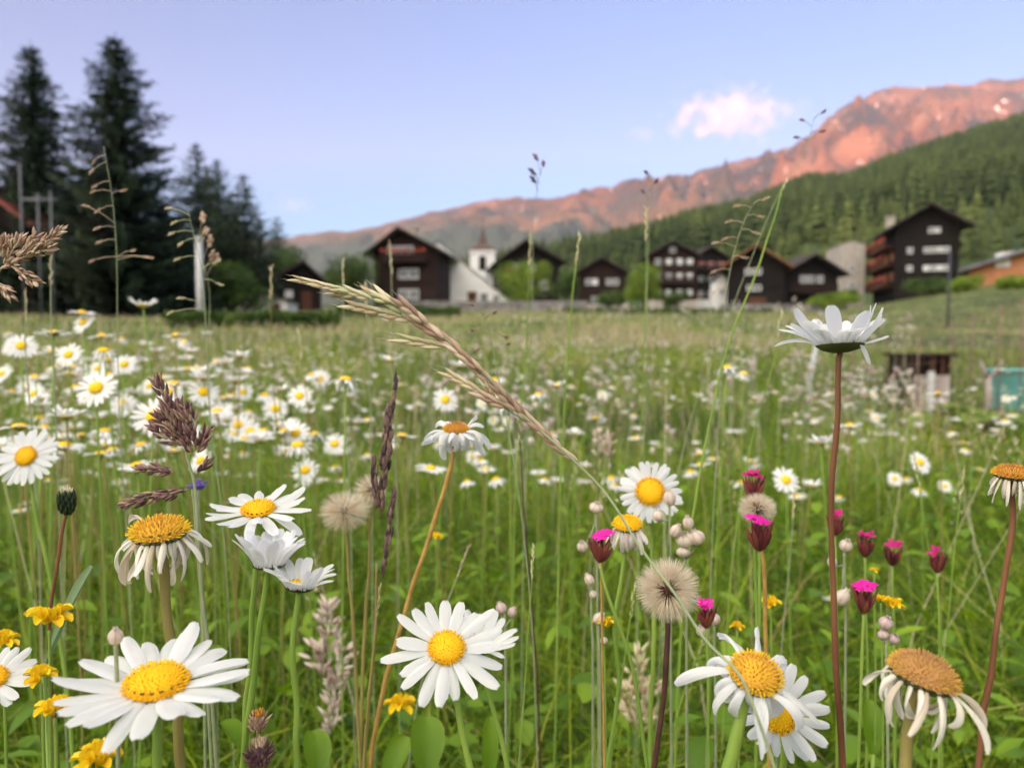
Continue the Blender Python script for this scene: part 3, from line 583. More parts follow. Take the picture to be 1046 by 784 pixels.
# big right chalet
def big_chalet():
    D = 80; px = 944; x = (px - CX) / F * D; g = zof(302, D)
    w, dep, rz = 5.9, 12.0, R(-15)
    h = zof(229, D) - g; rise = zof(212, D) - zof(229, D)
    root = gable_house('big_chalet', 'largest dark timber chalet on the right with reddish balconies on its left side', px, D, w, dep, h, rise, rz=rz, over=1.1, z=g,
                rows=[(u, z_, .38, .42) for z_ in (2.7, 4.6) for u in (-1.7, -.1, .55, 1.2, 1.85)] + [(.3, 6.7, .4, .4), (.9, 6.7, .4, .4)], chim=(-1.9, 8.5, 0.2))
    # left side galleries
    for zz in (1.2, 3.4, 5.4):
        bb = MB(); bb.box(-w / 2 - 1.1, -w / 2 - .004, .6, dep - .3, zz - .12, zz); bb.box(-w / 2 - 1.1, -w / 2 - 1.03, .6, dep - .3, zz + .82, zz + .92)
        q = .6
        while q < dep - .4: bb.box(-w / 2 - 1.08, -w / 2 - 1.03, q, q + .12, zz + .003, zz + .817); q += .2
        b = bb.build('balcony', MT['wood_red'], root, smooth=False)
        fb = MB()
        for i in range(22): fb.ball((-w / 2 - 1.12, random.uniform(1, dep - 1), zz + .9 + random.uniform(-.2, .15)), .14, .16, .14, 6, 4, random.random())
        fb.build('flowers', MT['flower_red'], b)['kind'] = 'stuff'
    for zz in (1.3, 3.5):
        for yy in (2.2, 5, 7.8):
            wb = MB(); wb.box(-w / 2 - .08, -w / 2 - .004, yy - .5, yy + .5, zz + .5, zz + 1.5); wb.build('window', MT['orange_wall'], root, smooth=False)
big_chalet()
gable_house('stone_house', 'tall pale stone tower house joined left of the largest chalet', 868, 90, 3.0, 5, zof(252, 90) - zof(308, 90), .5, rz=R(-6), wall='stone', roof='stone', over=.05, thick=.12, z=zof(308, 90), rows=[(0, 3.6, .5, .7), (0, 1.6, .5, .7)])
gable_house('house', 'orange walled house with a long grey roof at the right edge', 1052, 58, 8.5, 6, zof(274, 58) - gz(39.6, 58), 1.9, rz=R(-30), wall='orange_wall', roof='roof_grey', over=.7, peak=.72, rows=[(-2, 1.2, .8, .9)], chim=(-1.6, 2, -.6), cat='house')
gable_house('house', 'house with a dark red roof half hidden behind the leftmost spruces', -12, 48, 7, 6, 5.9, 2.4, rz=R(-10), wall='wood_dark', roof='roof_red', over=.7, rows=[(1, 3, .8, .9)])
def stone_wall(label, px0, px1, D, h, m='stone_grey'):
    x0 = (px0 - CX) / F * D; x1 = (px1 - CX) / F * D; g = gz((x0 + x1) / 2, D); mb = MB(); n = int((x1 - x0) / .5); rd = random.Random(4)
    for r in range(4):
        q = x0
        while q < x1:
            l_ = rd.uniform(.35, .8); mb.box(q - (x0 + x1) / 2, min(q + l_ - .02, x1) - (x0 + x1) / 2, -.2 + rd.uniform(-.04, .04), .2, h / 4 * r + .002 - (.3 if r == 0 else 0), h / 4 * (r + 1) + rd.uniform(-.03, 0)); q += l_
    o = mb.build('stone_wall', MT[m], loc=((x0 + x1) / 2, D, g), smooth=False); tag(o, label, 'wall')
stone_wall('long low grey stone wall under the left chalets', 395, 600, 64, 1.0)
stone_wall('low dark stone wall below the barns in the middle', 735, 860, 62, .8)

# ------------------------------------------------------------ garden things at the right, poles
def hutch():
    D = 7.4; s = D / F; c = P(952, 392, D); g = gz(c.x, D); root = empty('garden_hutch', (c.x, D, g), R(8)); tag(root, 'weathered wooden garden hutch with a dark open top compartment', 'hutch')
    zt = zof(364, D) - g; zm = zof(383, D) - g; w = 20 * s
    b = MB(); 
    for k in range(7): b.box(-w + k * 2 * w / 7 + .004, -w + (k + 1) * 2 * w / 7 - .004, -.012, 0, -.05, zm)
    b.build('front_panel', MT['weathered'], root, smooth=False)
    b = MB(); b.box(-w, -w + .02, 0.001, .4, -.05, zt); b.build('side_panel', MT['wood_brown'], root, smooth=False); b = MB(); b.box(w - .02, w, 0.001, .4, -.05, zt); b.build('side_panel', MT['wood_brown'], root, smooth=False)
    b = MB(); b.box(-w + .022, w - .022, .38, .4, -.05, zt); b.build('back_panel', MT['wood_dark'], root, smooth=False)
    b = MB(); b.box(-w - .03, w + .05, -.05, .45, zt + .002, zt + .03); b.build('roof', MT['wood_brown'], root, smooth=False)
    b = MB(); b.box(-.02, .02, -.02, .01, zm, zt); b.box(.1, .13, -.02, .01, zm, zt); b.build('divider', MT['wood_red'], root, smooth=False)
    b = MB(); b.box(-.07, 0, -.05, -.03, -.05, zm + .04); b.build('white_board', MT['white_wood'], root, smooth=False)
hutch()
def tub():
    D = 7.8; s = D / F; c = P(1040, 392, D); g = gz(c.x, D); root = empty('water_tub', (c.x, D, g)); tag(root, 'teal plastic water tub at the right edge behind the wire fence', 'tub')
    zt = zof(378, D) - g; w = 30 * s; pts = []
    b = MB(); n = 32
    prof = [(.82, -.05), (.9, zt * .5), (.96, zt * .97), (1.0, zt), (.94, zt), (.90, zt * .95), (.84, zt * .4), (.0, zt * .38)]
    vs = [(w * p * math.cos(2 * math.pi * k / n), w * .75 * p * math.sin(2 * math.pi * k / n), q) for p, q in prof for k in range(n)]
    b.add(vs, [(i * n + k, i * n + (k + 1) % n, (i + 1) * n + (k + 1) % n, (i + 1) * n + k) for i in range(len(prof) - 1) for k in range(n)])
    b.build('basin', MT['concrete'] if 0 else MT['teal'], root)
    b = MB(); b.tube([(w * 1.01 * math.cos(2 * math.pi * k / 32), w * .76 * math.sin(2 * math.pi * k / 32), zt) for k in range(33)], .014, 6); b.build('rim', MT['teal'], root)
tub()
def pole(name, label, px, py0, D, r, m, cat, lean=(0, 0), py1=None, top=None):
    x = (px - CX) / F * D; g = gz(x, D); h = zof(py0, D) - g
    root = empty(name, (x, D, g)); tag(root, label, cat)
    b = MB(); b.tube([(0, 0, -.2), (lean[0] * .5, lean[1] * .5, h * .5), (lean[0], lean[1], h)], [r, r * .95, r * .85], 10); b.build('shaft', MT[m], root)
    b = MB(); b.tube([(lean[0], lean[1], h - .002), (lean[0], lean[1], h + r * .8)], [r * 1.25, r * .9], 10); b.build('cap', MT[m], root); return root
pole('concrete_pillar', 'pale grey concrete pillar standing before the dark trees', 206, 246, 34, .17, 'concrete', 'pillar')
pole('metal_pole', 'thin dark blue grey pole below the largest chalet', 967, 258, 26, .035, 'metal_dark', 'pole')
pole('white_stake', 'pale leaning garden stake left of the hutch', 823, 352, 6.8, .022, 'concrete', 'stake', lean=(.09, 0))
def forked():
    D = 7.3; c = P(1010, 400, D); g = gz(c.x, D); root = empty('forked_branch', (c.x, D, g)); tag(root, 'bare pale forked branch stuck upright beside the teal tub', 'branch')
    s = D / F; zf = zof(385, D) - g; b = MB(); b.tube([(0, 0, -.05), (0.01, 0, zf * .5), (0, 0, zf)], [.035, .03, .026], 8)
    b.tube([(0, 0, zf - .02), (-9 * s * .6, 0, zf + 8 * s), (-9 * s, 0, zf + 18 * s)], [.024, .018, .008], 7); b.tube([(0, 0, zf - .02), (8 * s, 0, zf + 7 * s), (15 * s, 0, zf + 18 * s)], [.022, .014, .006], 7); b.build('fork', MT['weathered'], root)
forked()
def wire_fence():
    root_x = (980 - CX) / F * 11; root = empty('wire_fence', (root_x, 10.5, gz(root_x, 10.5))); tag(root, 'rusty wire mesh garden fence with thin posts on the right', 'fence')
    base = Vector(root.location); posts = []
    for px, D, top in ((868, 8.6, 352), (905, 9.2, 345), (938, 8.2, 335), (972, 8.8, 330), (992, 8.5, 322), (1020, 8.3, 312), (1042, 8.2, 306), (1075, 8, 300)):
        D *= .86; x = (px - CX) / F * D; g = gz(x, D); h = zof(top, D)
        mb = MB(); a = Vector((x, D, g - .1)) - base; c = Vector((x + random.uniform(-.03, .03), D, h)) - base; mb.tube([a, (a + c) / 2, c], .009, 6); mb.build('post', MT['metal_rust'], root); posts.append((a, c))
    mb = MB()
    for (a0, c0), (a1, c1) in zip(posts, posts[1:]):
        for t in (.25, .45, .65, .82, .97):
            p = a0.lerp(c0, t); q = a1.lerp(c1, t); m_ = (p + q) / 2 - Vector((0, 0, .015)); mb.tube([p, m_, q], .0028, 4)
        for k in range(1, 6):
            p = a0.lerp(a1, k / 6); q = c0.lerp(c1, k / 6); mb.tube([p, q], .0016, 4)
    mb.build('wire', MT['metal_rust'], root)
wire_fence()
def frame_thing():
    D = 30; root = empty('metal_frame', ((42 - CX) / F * D, D, gz((42 - CX) / F * D, D))); tag(root, 'pale metal frame of posts and crossbar before the leftmost spruces', 'rack')  # metal frame of unclear purpose, only posts and a crossbar
    base = Vector(root.location)
    for px, top in ((27, 170), (44, 200), (57, 197)):
        p = Vector(((px - CX) / F * D, D, zof(top, D))) - base; mb = MB(); mb.tube([(p.x, 0, -.2), (p.x, 0, p.z)], .032, 8); mb.build('post', MT['metal_pale'], root)
    mb = MB(); z = zof(205, D) - base.z; mb.tube([((25 - 42) / F * D, .1, z), ((62 - 42) / F * D, .1, z)], .05, 8); mb.build('crossbar', MT['metal_pale'], root)
frame_thing()

# ------------------------------------------------------------ grass (nobody could count it)
def blades(name, label, bx, by, h, wd, lean, rnd, m, segs=4, zoff=0.0, cat='grass', curl=2.0):
    n = len(bx); bz = gzn(bx, by) - .01 + zoff; az = rng.uniform(0, 2 * np.pi, n)
    dx, dy = np.cos(az), np.sin(az); fa = rng.uniform(0, 2 * np.pi, n); wx, wy = np.cos(fa), np.sin(fa)
    t = np.linspace(0, 1, segs + 1)[None, :]
    X = bx[:, None] + (dx * lean * h)[:, None] * t ** curl; Y = by[:, None] + (dy * lean * h)[:, None] * t ** curl
    Z = bz[:, None] + h[:, None] * t * (1 - .28 * np.minimum(lean, 1.6)[:, None] * t ** 2)
    wdt = wd[:, None] * np.clip(1.15 * (1 - t) ** .55, .06, 1) * (.65 + .35 * np.minimum(1, t * 4))
    V = np.stack([np.stack([X - wx[:, None] * wdt / 2, Y - wy[:, None] * wdt / 2, Z], -1), np.stack([X + wx[:, None] * wdt / 2, Y + wy[:, None] * wdt / 2, Z], -1)], 2)
    V = V.reshape(-1, 3); k = 2 * (segs + 1); b = (np.arange(n) * k)[:, None]
    Q = np.concatenate([np.stack([b[:, 0] + 2 * j, b[:, 0] + 2 * j + 1, b[:, 0] + 2 * j + 3, b[:, 0] + 2 * j + 2], -1) for j in range(segs)])
    o = mesh_np(name, V, Q, np.repeat(np.clip(rnd, 0, 1), k), m, True); tag(o, label, cat, kind='stuff'); return o
def field(n, y0, y1, amax=.80, pw=1.0):
    u = rng.random(n); y = (y0 ** (pw + 1) + (y1 ** (pw + 1) - y0 ** (pw + 1)) * u) ** (1 / (pw + 1)); a = rng.uniform(-amax, amax, n); return a * (y + .35), y
def patch(x, y, s, seed=0):
    return np.array([mn.noise(Vector((float(a) * s, float(b) * s, seed))) for a, b in zip(x, y)])
def low(x, y):   # mown ground in and before the garden patch on the right
    a = x / (y + .01); return 1 - .65 * smn((a - .36) / .12) * smn((y - 4.5) / 1.5)
# nearest sward: fine long blades
x, y = field(54000, .42, 3.0, .85); pt = patch(x, y, 2.2)
h = rng.uniform(.15, .46, len(x)) * (1 + .25 * pt); rnd = rng.beta(1.4, 1.8, len(x)) * .85 + pt * .3 + (rng.random(len(x)) < .05) * .5
lim = np.minimum(.60, .75 - .20 * y - .10); h = np.where(y < .9, np.minimum(h, np.maximum(.2, .44)), h)
blades('meadow_grass', 'fresh green grass blades growing thickly between the near daisies', x, y, h, rng.uniform(.0013, .0055, len(x)), rng.gamma(2.2, .5, len(x)), rnd, MT['grass'], 5)
x, y = field(24000, .45, 3.2, .85); pt = patch(x, y, 2.2, 8)
blades('meadow_grass', 'bent and fallen grass blades tangled between the near stems', x, y, rng.uniform(.12, .34, len(x)), rng.uniform(.0014, .0045, len(x)), rng.uniform(.9, 2.6, len(x)), rng.beta(1.4, 1.7, len(x)) * .95 + pt * .3, MT['grass'], 6, curl=1.5)
# broad clover and herb leaves low down
def herb_leaves():
    V = []; Q = []; Rr = []
    rd = random.Random(9)
    for i in range(9000):
        yy = rd.uniform(.5, 3.4); xx = rd.uniform(-.85, .85) * (yy + .3); pn = mn.noise(Vector((xx * 2.5, yy * 2.5, 7)))
        if pn < -.15 and rd.random() < .7: continue
        z = rd.uniform(.05, .34) * (1.1 if yy < 1.5 else 1); L_ = rd.uniform(.018, .055); W = L_ * rd.uniform(.10, .38); az = rd.uniform(0, 6.28); el = rd.uniform(-.3, .9)
        u = Vector((math.cos(az) * math.cos(el), math.sin(az) * math.cos(el), math.sin(el))); s_ = Vector((-math.sin(az), math.cos(az), rd.uniform(-.3, .3))).normalized(); nn = u.cross(s_)
        p = Vector((xx, yy, gz(xx, yy) + z)); b = len(V)
        for t, ww in ((0, .12), (.25, .8), (.55, 1), (.82, .6), (1, .05)):
            c = p + u * L_ * t - Vector((0, 0, 1)) * L_ * .25 * t * t
            V.extend([c - s_ * W * ww + nn * W * .3 * ww, c, c + s_ * W * ww + nn * W * .3 * ww])
        for j in range(4):
            for k in range(2): q = b + j * 3 + k; Q.append((q, q + 1, q + 4, q + 3))
        Rr.extend([min(1, max(0, rd.betavariate(2, 2) + pn * .3))] * 15)
    o = mesh_np('herb_leaves', V, Q, Rr, MT['leaf'], True); tag(o, 'broad green clover and herb leaves low in the near grass', 'leaves', kind='stuff')
herb_leaves()
x, y = field(62000, 3.0, 14, .82, .8); pt = patch(x[::1], y, .7, 3)
blades('meadow_grass', 'green grass of the middle meadow behind the first flowers', x, y, rng.uniform(.18, .36, len(x)) * (1 + .3 * pt) * low(x, y), rng.uniform(.004, .010, len(x)), rng.gamma(2, .42, len(x)), rng.beta(1.4, 1.8, len(x)) * .9 + pt * .45, MT['grass'], 3)
x, y = field(90000, 13, 75, .80, .45); pt = patch(x, y, .16, 5)
blades('meadow_grass', 'pale olive hay grass of the far meadow up to the houses', x, y, rng.uniform(.08, .24, len(x)) * (1 + 1.1 * pt) * low(x, y), rng.uniform(.015, .05, len(x)), rng.gamma(2, .25, len(x)), .5 + rng.normal(0, .24, len(x)) + pt * 1.1, MT['grass_far'], 2)
# thin flowering stalks with small husks, straw and rosy: the brownish veil over the meadow
def stalks(name, label, n, y0, y1, h0, h1, sc_, m, nh, pw=.9, amax=.8, seed=0):
    x, y = field(n, y0, y1, amax, pw); pt = patch(x, y, .5, seed)
    h = rng.uniform(h0, h1, n) * (1 + .2 * pt) * low(x, y); V = []; Q = []; Rr = []
    rd = random.Random(seed); 
    for i in range(n):
        b = Vector((x[i], y[i], gz(x[i], y[i]))); az = rd.uniform(0, 6.28); ln = rd.uniform(.0, .5) * h[i]; top = b + Vector((math.cos(az) * ln, math.sin(az) * ln, h[i])); w_ = .0007 * sc_; r = rd.random()
        md = b.lerp(top, .55) - Vector((math.cos(az), math.sin(az), 0)) * ln * .25
        pts = [b, md, top]; k = len(V)
        for p, ww in zip(pts, (1.2, 1, .5)): V.extend([p - Vector((w_ * ww, 0, 0)), p + Vector((w_ * ww, 0, 0))])
        Q += [(k, k + 1, k + 3, k + 2), (k + 2, k + 3, k + 5, k + 4)]; Rr += [r] * 6
        L_ = rd.uniform(.04, .10)
        for j in range(nh):
            t = j / nh; c = top - Vector((0, 0, 1)) * L_ * t; sp = .25 + t * 1.0
            a2 = rd.uniform(0, 6.28); d = Vector((math.cos(a2) * sp, math.sin(a2) * sp, 1.1)).normalized() * rd.uniform(.006, .011) * sc_ ** .5
            c = c + Vector((math.cos(a2), math.sin(a2), 0)) * L_ * .22 * sp * rd.random(); s_ = d.cross(Vector((rd.gauss(0, 1), rd.gauss(0, 1), rd.gauss(0, 1)))).normalized() * .0013 * sc_
            k = len(V); V.extend([c, c + d * .5 + s_, c + d, c + d * .5 - s_]); Q.append((k, k + 1, k + 2, k + 3)); Rr += [min(1, max(0, r + rd.uniform(-.3, .3)))] * 4
    o = mesh_np(name, V, Q, Rr, MT[m]); tag(o, label, 'grass', kind='stuff')
stalks('grass_seed_heads', 'thin straw coloured grass stalks with tiny husks among near flowers', 170, .9, 3.2, .42, .66, 1.0, 'straw', 16, 1, .85, 11)
stalks('grass_seed_heads', 'rosy brown fine grass heads floating over the middle meadow', 1600, 3, 13, .32, .50, 2.0, 'rosy', 9, .9, .8, 12)
stalks('grass_seed_heads', 'straw pale grass heads thick in the middle meadow', 1300, 3, 14, .30, .50, 2.0, 'straw', 9, .9, .8, 13)
stalks('grass_seed_heads', 'pale veil of ripe grass heads over the far meadow', 6000, 12, 60, .18, .36, 7, 'straw', 3, .5, .8, 14)

# ------------------------------------------------------------ flower builders
def ribbon(mb, start, u, n, L_, w_, a0=0, bend=0, curl=0, twist=0, lat=0, fold=.12, segs=8, nw=5, notch=.5, rv=.5, groove=.05, base=.42, wav=.03):
    nk = random.random() * 4 - 2 if notch else 0
    s = n.cross(u); p = Vector(start); vs = []; rr = []
    for i in range(segs + 1):
        t = i / segs; ang = R(a0 + bend * t + curl * t * t); la = R(lat * t)
        d = (u * math.cos(la) + s * math.sin(la)) * math.cos(ang) + n * math.sin(ang); sl = (s * math.cos(la) - u * math.sin(la))
        nl = d.cross(sl)
        tw = R(twist * t); sv = sl * math.cos(tw) + nl * math.sin(tw); nv = nl * math.cos(tw) - sl * math.sin(tw)
        if i: p = p + d * (L_ / segs)
        wf = base + (1 - base) * min(1, (t / .45)) ** .7
        if t > .68: wf *= math.sqrt(max(0.0, 1 - ((t - .68) / .345) ** 2))
        for j in range(nw):
            q = j / (nw - 1) * 2 - 1; hw = wf * w_ / 2
            e = 0
            if i >= segs - 1 and notch and abs(q - nk) < .35: e = -w_ * .3
            if i == segs: e = -notch * w_ * .12 * (1 + math.cos(q * 3 * math.pi)) * .5
            vs.append(p + sv * hw * q - nv * hw * (fold * q * q * 2 + groove * math.cos(q * 2.5 * math.pi) - wav * math.sin(t * 7 + q * 3 + rv * 20)) + d * e); rr.append(min(1, max(0, rv + (.25 - .5 * (1 - t)) * .6)))
    mb.add(vs, [(i * nw + j, i * nw + j + 1, (i + 1) * nw + j + 1, (i + 1) * nw + j) for i in range(segs) for j in range(nw - 1)], rr)
def disc_mesh(mb, c, Mx, rad, hgt, n=230, old=0.0, rd=random):
    # dome
    vs = []; K, S = 20, 7
    for i in range(S + 1):
        f = i / S; r_ = rad * .97 * math.sin(f * math.pi / 2); z = hgt * .93 * math.cos(f * math.pi / 2)
        for k in range(K): a = 2 * math.pi * k / K; vs.append(c + Mx @ Vector((r_ * math.cos(a), r_ * math.sin(a), z)))
    mb.add(vs, [(i * K + k, (i + 1) * K + k, (i + 1) * K + (k + 1) % K, i * K + (k + 1) % K) for i in range(S) for k in range(K)], [.45 + .3 * (i // K) / S for i in range(len(vs))])
    fr = rad * 1.25 / math.sqrt(n)
    for i in range(n):
        f = min(1, math.sqrt((i + .5) / n) + rd.uniform(-.012, .012)); a = i * 2.39996 + rd.uniform(-.05, .05); th = f * math.pi / 2 * .98; r_ = rad * math.sin(th) ; z = hgt * math.cos(th)
        nl = Vector((math.sin(th) * math.cos(a) / rad, math.sin(th) * math.sin(a) / rad, math.cos(th) / max(hgt, .001))).normalized()
        p = Vector((r_ * math.cos(a), r_ * math.sin(a), z)); u = nl.cross(Vector((-math.sin(a), math.cos(a), .01))).normalized(); v = nl.cross(u)
        q = fr * rd.uniform(.6, 1.2); ht = fr * rd.uniform(.7, 2.1) * (1 + old * .7); cc = min(1, max(0, (f * .75 if not old else (1 - f) * .7 + .15) + rd.uniform(-.15, .15)))
        b = [p + (u * math.cos(k * 1.2566) + v * math.sin(k * 1.2566)) * q * .46 for k in range(5)]
        t_ = [p + nl * ht + (u * math.cos(k * 1.2566) + v * math.sin(k * 1.2566)) * q * .36 for k in range(5)]
        V = [c + Mx @ w for w in b + t_ + [p + nl * ht * 1.12]]
        mb.add(V, [(k, (k + 1) % 5, 5 + (k + 1) % 5, 5 + k) for k in range(5)] + [(5 + k, 5 + (k + 1) % 5, 10) for k in range(5)], [cc + .12] * 5 + [cc] * 5 + [cc - .08] * 0 + [max(0, cc - .1)])
def invol_mesh(mb, c, Mx, rad, dep, rd, nsc=18):
    K = 20; prof = [(.10, -dep), (.35, -dep * .95), (.75, -dep * .65), (1.0, -dep * .15), (1.02, 0)]
    vs = [c + Mx @ Vector((rad * p * math.cos(2 * math.pi * k / K), rad * p * math.sin(2 * math.pi * k / K), z)) for p, z in prof for k in range(K)]
    mb.add(vs, [(i * K + k, i * K + (k + 1) % K, (i + 1) * K + (k + 1) % K, (i + 1) * K + k) for i in range(4) for k in range(K)], .25)
    n_ = Mx @ Vector((0, 0, 1))
    for row in range(3):
        f = (.30, .58, .85)[row]
        for k in range(nsc - 4 * (2 - row)):
            a = 2 * math.pi * (k + row * .5 + rd.uniform(-.1, .1)) / (nsc - 4 * (2 - row)); u = Mx @ Vector((math.cos(a), math.sin(a), 0))
            st = c + u * rad * f + n_ * (-dep * (1 - f) * .98 - .0006)
            ribbon(mb, st, u, n_, rad * .42, rad * .27, 18 + 24 * row, 25, 0, 0, 0, -.2, 4, 3, 0, rd.choice((.02, .3, .75)), 0)
def stem_parts(root, base, pts, r0, r1, m, n=9):
    mb = MB(); path = smooth_path([Vector(p) - base for p in pts], 7); k = len(path)
    h_ = (hash((round(base.x * 1e4), round(base.y * 1e4))) % 97) * 1.0
    path = [path[0]] + [p + Vector((mn.noise(p * 38 + Vector((h_, 0, 0))), mn.noise(p * 38 + Vector((0, h_, 0))), 0)) * r1 * 1.1 * (1 if i < k - 3 else .3) for i, p in enumerate(path[1:])] if k > 2 else path
    mb.tube(path, [(r0 + (r1 - r0) * i / (k - 1)) * (1 + .16 * mn.noise(path[i] * 60 + Vector((0, 0, h_)))) for i in range(k)], n); mb.build('stem', MT[m], root)
def grounded(top, way, foot=None):
    """stem path from the ground up to top, through the given screen points [(px, py, d)]"""
    pts = [P(*w_) for w_ in way]; last = pts[-1] if pts else top; prev = pts[-2] if len(pts) > 1 else top
    dv = (last - prev); f = last.z / max(.05, -dv.z) if dv.z < 0 else 2
    hx = last.x + max(-.07, min(.07, dv.x * f * .55)); hy = last.y + max(-.04, min(.05, dv.y * f * .5))
    hy = max(hy, .1); b = Vector((hx, hy, gz(hx, hy)))
    mid = last.lerp(b, .5) + Vector(((last.x - b.x) * .18, 0, 0))
    return [b, mid] + pts[::-1] + [top], b
def vec(nx, ny, nz): return Vector((nx, ny, nz)).normalized()
def stem_leaf(root, base, pts, rd, m='leaf', k=2, s=1.0):
    for i in range(k):
        p = Vector(pts[0]).lerp(Vector(pts[1]), rd.uniform(.4, 1)) - base; a = rd.uniform(0, 6.28); mb = MB(); u = Vector((math.cos(a), math.sin(a), 0))
        ribbon(mb, p, u, Vector((0, 0, 1)), .035 * s, .006 * s, 55, -40, -20, 0, 0, -.2, 6, 3, 0, .4, 0, .5); mb.build('leaf', MT[m], root)
def daisy(label, px, py, d, nrm, rp, rdsc, way, n=21, a0=8, bend=-8, curl=0, jit=6, m='petal', dm='disc', sm_='stem_green', sr=.0013, dome=.42, name='oxeye_daisy', cat='daisy', group=None, pw=.25, seed=0, ov=None, old=0, nd=230, lj=.08, azr=None, leaf=2, cupd=.35, twist=10, w0=1.0, segs=9):
    """rp, rdsc: head and disc radius in photo pixels; ov: {petal index: dict of ribbon overrides}"""
    rd = random.Random(seed * 131 + int(px)); s = d / F; c0 = P(px, py, d); nr = vec(*nrm); Mx = frame(nr, rd.random() * 6)
    Rr, rr = rp * s, rdsc * s
    st = c0 - nr * rr * cupd
    path, base = grounded(st, [(w_[0], w_[1], d + (w_[2] if len(w_) > 2 else 0)) for w_ in way])
    root = empty(name, base); tag(root, label, cat, group); c = c0 - base
    stem_parts(root, base, path, sr * 1.25, sr, sm_)
    mb = MB(); invol_mesh(mb, c, Mx, rr * 1.0, rr * cupd, rd); mb.build('calyx', MT['invol'], root)
    mb = MB(); disc_mesh(mb, c + nr * .0004, Mx, rr * (.78 if a0 > 45 else 1), rr * dome, nd, old, rd); mb.build('disc', MT[dm], root)
    for i in range(n):
        az = 2 * math.pi * (i + rd.uniform(-.22, .22)) / n if azr is None else R(azr[0] + (azr[1] - azr[0]) * (i + rd.uniform(.2, .8)) / n)
        if azr is None: u = Mx @ Vector((math.cos(az), math.sin(az), 0))
        else:
            Fm = frame(nr, 0); u = Fm @ Vector((math.cos(az), math.sin(az), 0))
        k = dict(a0=a0 + rd.uniform(-jit, jit), bend=bend + rd.uniform(-jit, jit) * 1.6, curl=curl + rd.uniform(-jit, jit), twist=rd.uniform(-twist, twist), lat=rd.uniform(-8, 8) * (1 + old * 5), w=(Rr - rr * .85) * pw * rd.uniform(.85, 1.15) * w0, L=(Rr - rr * .85) * (1 + rd.uniform(-lj, lj)), fold=rd.uniform(.02, .2) + old * .25)
        if ov and i in ov: k.update({a: (b * (k[a] if a in 'wL' else 1)) for a, b in ov[i].items()})
        mb = MB(); ribbon(mb, c + u * rr * .86 + nr * (.0004 * (i % 2) - .0002), u, nr, k['L'], k['w'], k['a0'], k['bend'], k['curl'], k['twist'], k['lat'], k['fold'], segs, 7, 1, rd.random() * (.8 if old else 1), .075 if not old else .12)
        mb.build('petal', MT[m], root)
    if leaf: stem_leaf(root, base, path, rd, k=leaf)
    return root

# ------------------------------------------------------------ the large daisies of the front
daisy('largest white oxeye daisy, wide open at the bottom left with orange yellow disc', 160, 700, .26, (.05, -.12, 1), 93, 30, [(160, 760)], n=24, a0=14, bend=-10, jit=8, seed=1, nd=300, pw=.29, dome=.55, sr=.0015)
daisy('open white daisy with orange disc directly above a cupped white daisy', 264, 521, .36, (.03, -.30, 1), 51, 16, [(262, 580), (258, 640), (252, 720), (247, 784)], n=20, a0=10, bend=-12, jit=14, seed=2, nd=200, pw=.28, lj=.14)
daisy('cupped white daisy seen from its dark base, right under an open daisy', 275, 577, .335, (-.02, .10, 1), 50, 16, [(272, 600), (264, 650), (256, 720), (250, 784)], n=24, a0=80, bend=-40, curl=0, jit=12, seed=3, pw=.36, dome=.2, cupd=.28)
daisy('smaller cupped daisy leaning right with spread white petals and dark base', 306, 599, .33, (.12, .05, 1), 43, 15, [(302, 640), (303, 720), (304, 784)], n=17, a0=70, bend=-45, jit=16, seed=4, pw=.36, dome=.3, cupd=.3)
daisy('large white daisy in the lower middle facing the camera with notched petals', 456, 662, .31, (.16, -.78, 1), 59, 18, [(463, 700), (470, 740), (481, 790)], n=19, a0=6, bend=-8, jit=9, seed=5, nd=210, pw=.28, lj=.2, dome=.5)
daisy('half hidden cupped daisy behind the right petals of the lower middle daisy', 490, 660, .40, (.15, -.25, 1), 42, 13, [(497, 700), (510, 745), (520, 800)], n=15, a0=48, bend=-20, jit=12, seed=6, pw=.34)
daisy('white daisy facing the camera beside pale buds in the right half', 664, 502, .50, (-.12, -1, .42), 33, 14, [(666, 560, .01), (668, 640), (665, 720)], n=25, a0=2, bend=-10, jit=8, seed=7, nd=180, pw=.30, sr=.0014)
daisy('white daisy turned sideways under the shrivelled daisy, orange disc on its left', 795, 728, .30, (-.72, -.75, .10), 52, 19, [(802, 745, .02), (800, 790, .03)], n=19, a0=-6, bend=-8, jit=8, seed=8, nd=190, pw=.30, dome=.4, cupd=.3)
daisy('tall cupped daisy seen from the side on a long red brown stem', 858, 352, .305, (-.02, .10, 1), 62, 23, [(857, 380), (852, 480), (851, 600), (856, 700), (862, 790)], n=24, a0=60, bend=-36, curl=6, jit=19, seed=9, pw=.34, dome=.12, cupd=.36, sm_='stem_red', sr=.0011, lj=.15, ov={3: dict(a0=-50, bend=-30, L=.6), 11: dict(a0=10, bend=-10), 7: dict(a0=12, bend=0)}, leaf=0)
daisy('white daisy facing the camera at the left edge of the meadow', 27, 466, .55, (.05, -1, .55), 31, 10, [(32, 500), (45, 560), (60, 640)], n=24, a0=3, bend=-8, seed=10, nd=180, pw=.27)
daisy('white daisy cut by the left edge, low above the yellow blossoms', -8, 693, .33, (.25, -.5, 1), 42, 14, [(-6, 740)], n=20, a0=8, seed=11, pw=.3)
